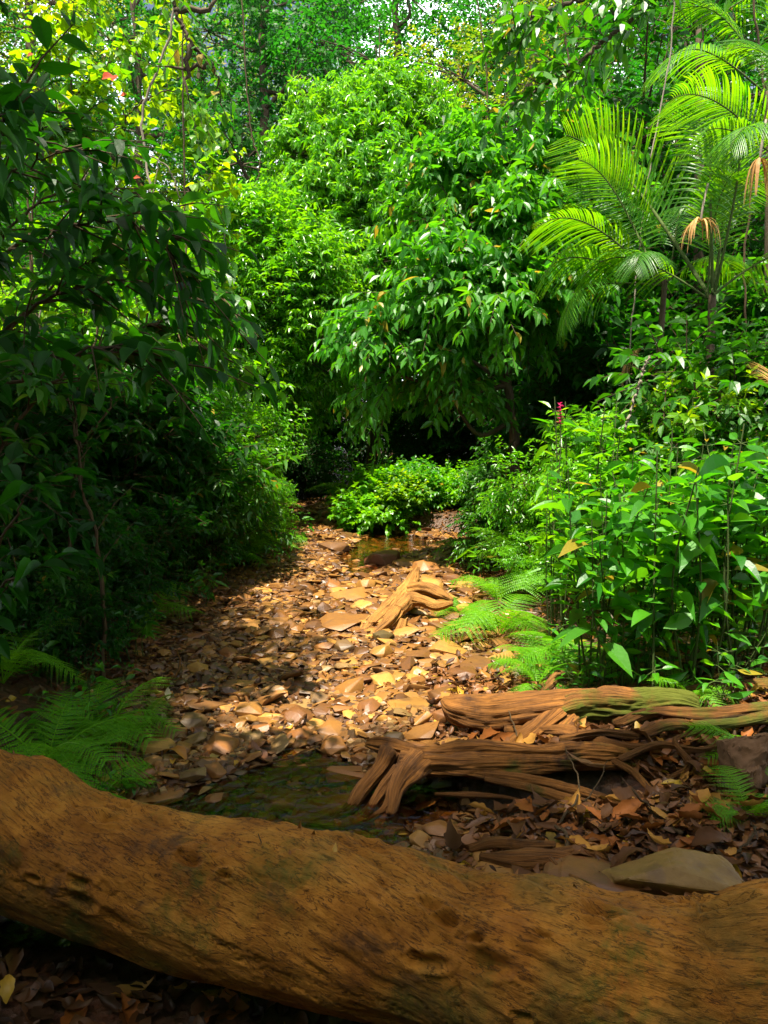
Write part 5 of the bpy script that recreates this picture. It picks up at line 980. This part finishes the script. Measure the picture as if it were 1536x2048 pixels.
vine('slender upright vine at the right edge', [(1500, 900, 7.2), (1490, 500, 7.2), (1530, 250, 7.2), (1500, -60, 7.2)], .01, 8)
vine('curving vine at the left of the bright central tree', [(470, 720, 12), (490, 450, 12), (520, 330, 12), (500, 250, 12), (480, -60, 12)], .012, 9)

# shade trees standing beside and above the camera, limbs reach into the top of the picture
b = (-3.6, 4.2, Hs(-3.6, 4.2))
branchy('bare_branch_tree', 'dark crooked nearly leafless branch hanging into the top of the picture left of centre', 'tree', b, [
   [b, (-3.5, 4.2, 2.5), (-3.0, 4.5, 4.2), A(300, -150, 5.0), A(350, 20, 5.0), A(385, 90, 5.0), A(425, 130, 5.0), A(445, 215, 5.0)], [A(350, 20, 5.0), A(420, 15, 5.0), A(450, -60, 5.0)], [A(385, 90, 5.0), A(372, 140, 5.0), A(378, 200, 5.0)], [A(425, 130, 5.0), A(400, 135, 5.0), A(330, 132, 5.0)]],
   .09, 'mid', 850, .5, 'ov', .5, .022, twigl=.3, bark='bark')
def canopy(lab, b, lobes, seed, trunk, lm='dark', n=420):
    bb = np.array(b); lo_ = [((x - b[0], y - b[1], z - b[2]), (r, r * .8, r * .35), int(n * k)) for x, y, z, r, k in lobes]
    woody('shade_tree', lab, 'tree', lo_, lm, .15, 7, .4, seed, [np.array(p) - bb for p in trunk], .14, 'alt', 'dia', .5, .15, .3, 16, 'bark', base=b, shell=.3, lo=-1)
b = (-3.9, .6, Hs(-3.9, .6))
canopy('tree outside the left edge whose crown shades the log', b, [(-2.7, 1.9, 5.2, 1.0, .9), (-2.9, 2.9, 5.2, 1.1, .9), (-2.2, 3.4, 5.4, .8, .6), (-3.0, 4.2, 5.2, 1.1, .8), (-3.6, 5.4, 5.2, 1.0, .6)], 861, [b, (-3.7, .7, 2), (-3.0, 1.0, 3.8), (-2.2, 1.3, 5.0)])
b = (-4.6, -2.6, Hs(-4.6, -2.6))  # unseen high crown, kept thin to pass softened sun onto the log
canopy('very tall unseen tree behind the viewer, thin crown added to soften the sun', b, [(-3.2, -1.9, 12, 1.1, .5), (-2.2, -1.6, 12.4, 1.1, .52), (-1.2, -1.7, 12.6, 1.1, .52), (-.2, -1.6, 12.8, 1.1, .52), (.6, -1.2, 12.5, .9, .42), (-2.9, -.6, 12.2, 1.0, .6), (-1.7, -.6, 12.6, .9, .42), (-.7, -.6, 12.4, .9, .42), (.2, -.6, 12.7, .8, .36)], 862, [b, (-4.4, -2.5, 4), (-3.8, -2.3, 8), (-2.4, -1.8, 11.6)])
for k, (x, y, q_, sc) in enumerate([(-4, -4, 0, .8), (0, -6.5, 3, .8), (4.5, -5, 0, .8), (-8, -1, 1, .85), (8, 0, 0, .8), (-9, 5, 3, .85), (9.5, 6, 2, .85), (-11, 10, 0, .9)]):  # unseen trees around the viewer, added to block sky light
    far[q_].put((x, y, Hs(x, y) - .1), k * 1.3, sc, 'unseen forest tree added ' + ['behind the viewer to the left', 'straight behind the viewer', 'behind the viewer to the right', 'out of view left of the log', 'out of view right of the log', 'out of view left of the saplings', 'out of view right of the palms', 'out of view far left'][k], 'tall forest trees in the background')
for k, (x, y) in enumerate([(-1.6, -1.9), (0.2, -2.1), (2.0, -1.9), (-2.9, .1), (2.9, .1)]):  # unseen low shrubs, added to stop fill light reaching under the log
    un[k % 2].put((x, y, Hs(x, y) - .05), k * 1.7, .62, 'unseen low thicket shrub added close behind the viewer, ' + ['left', 'centre', 'right', 'far left', 'far right'][k], 'thicket shrubs at the edge of the forest')
for k, (x, y) in enumerate([(-2.6, -3.2), (-.6, -3.6), (1.4, -3.4), (3.3, -2.8), (-4.4, -.6), (4.6, -.4)]):  # unseen shrub wall, added to block sky light from behind
    un[k % 2].put((x, y, Hs(x, y) - .05), k * 1.1, .9, 'unseen thicket shrub added behind the viewer, ' + ['left', 'just left of centre', 'just right of centre', 'right', 'far left', 'far right'][k], 'thicket shrubs at the edge of the forest')
b = (4.8, 3.6, Hs(4.8, 3.6))
branchy('overhanging_tree', 'tree outside the right edge reaching a leafy dark branch across the top right', 'tree', b, [
   [b, (4.7, 3.8, 2.5), (4.2, 4.5, 4.2), A(1420, -60, 6.0), A(1240, 60, 6.0), A(1150, 130, 6.0), A(1060, 185, 6.0)], [(4.2, 4.5, 4.2), A(1400, -120, 6.0), A(1250, -30, 6.0), A(1120, 10, 6.0), A(1020, 60, 6.0)]],
   .15, 'mid', 851, .12, 'ov', .55, .035, twigl=.4, bark='bark', ld=.3)
# small pink flower spike above the herbs
g = G(); p = at(1120, 850, 5.0); rv = np.random.default_rng(3); k = 26; hh = np.linspace(0, .14, k); leaves(g, 'lan', np.stack([0 * hh, 0 * hh, hh], 1), np.stack([np.cos(hh * 260), np.sin(hh * 260), .8 + 0 * hh], 1), np.tile(ZU, (k, 1)), .03, .5, rv)
t = thing('flower_spike', 'small magenta flower spike above the narrow-leaved herbs', 'flower', tuple(p)); obj('petals', g, M['pink'], t); st = G(); tube(st, [(0, 0, -.35), (.01, 0, -.15), (0, 0, .1)], .004, 5); obj('stem', st, M['stem'], t)
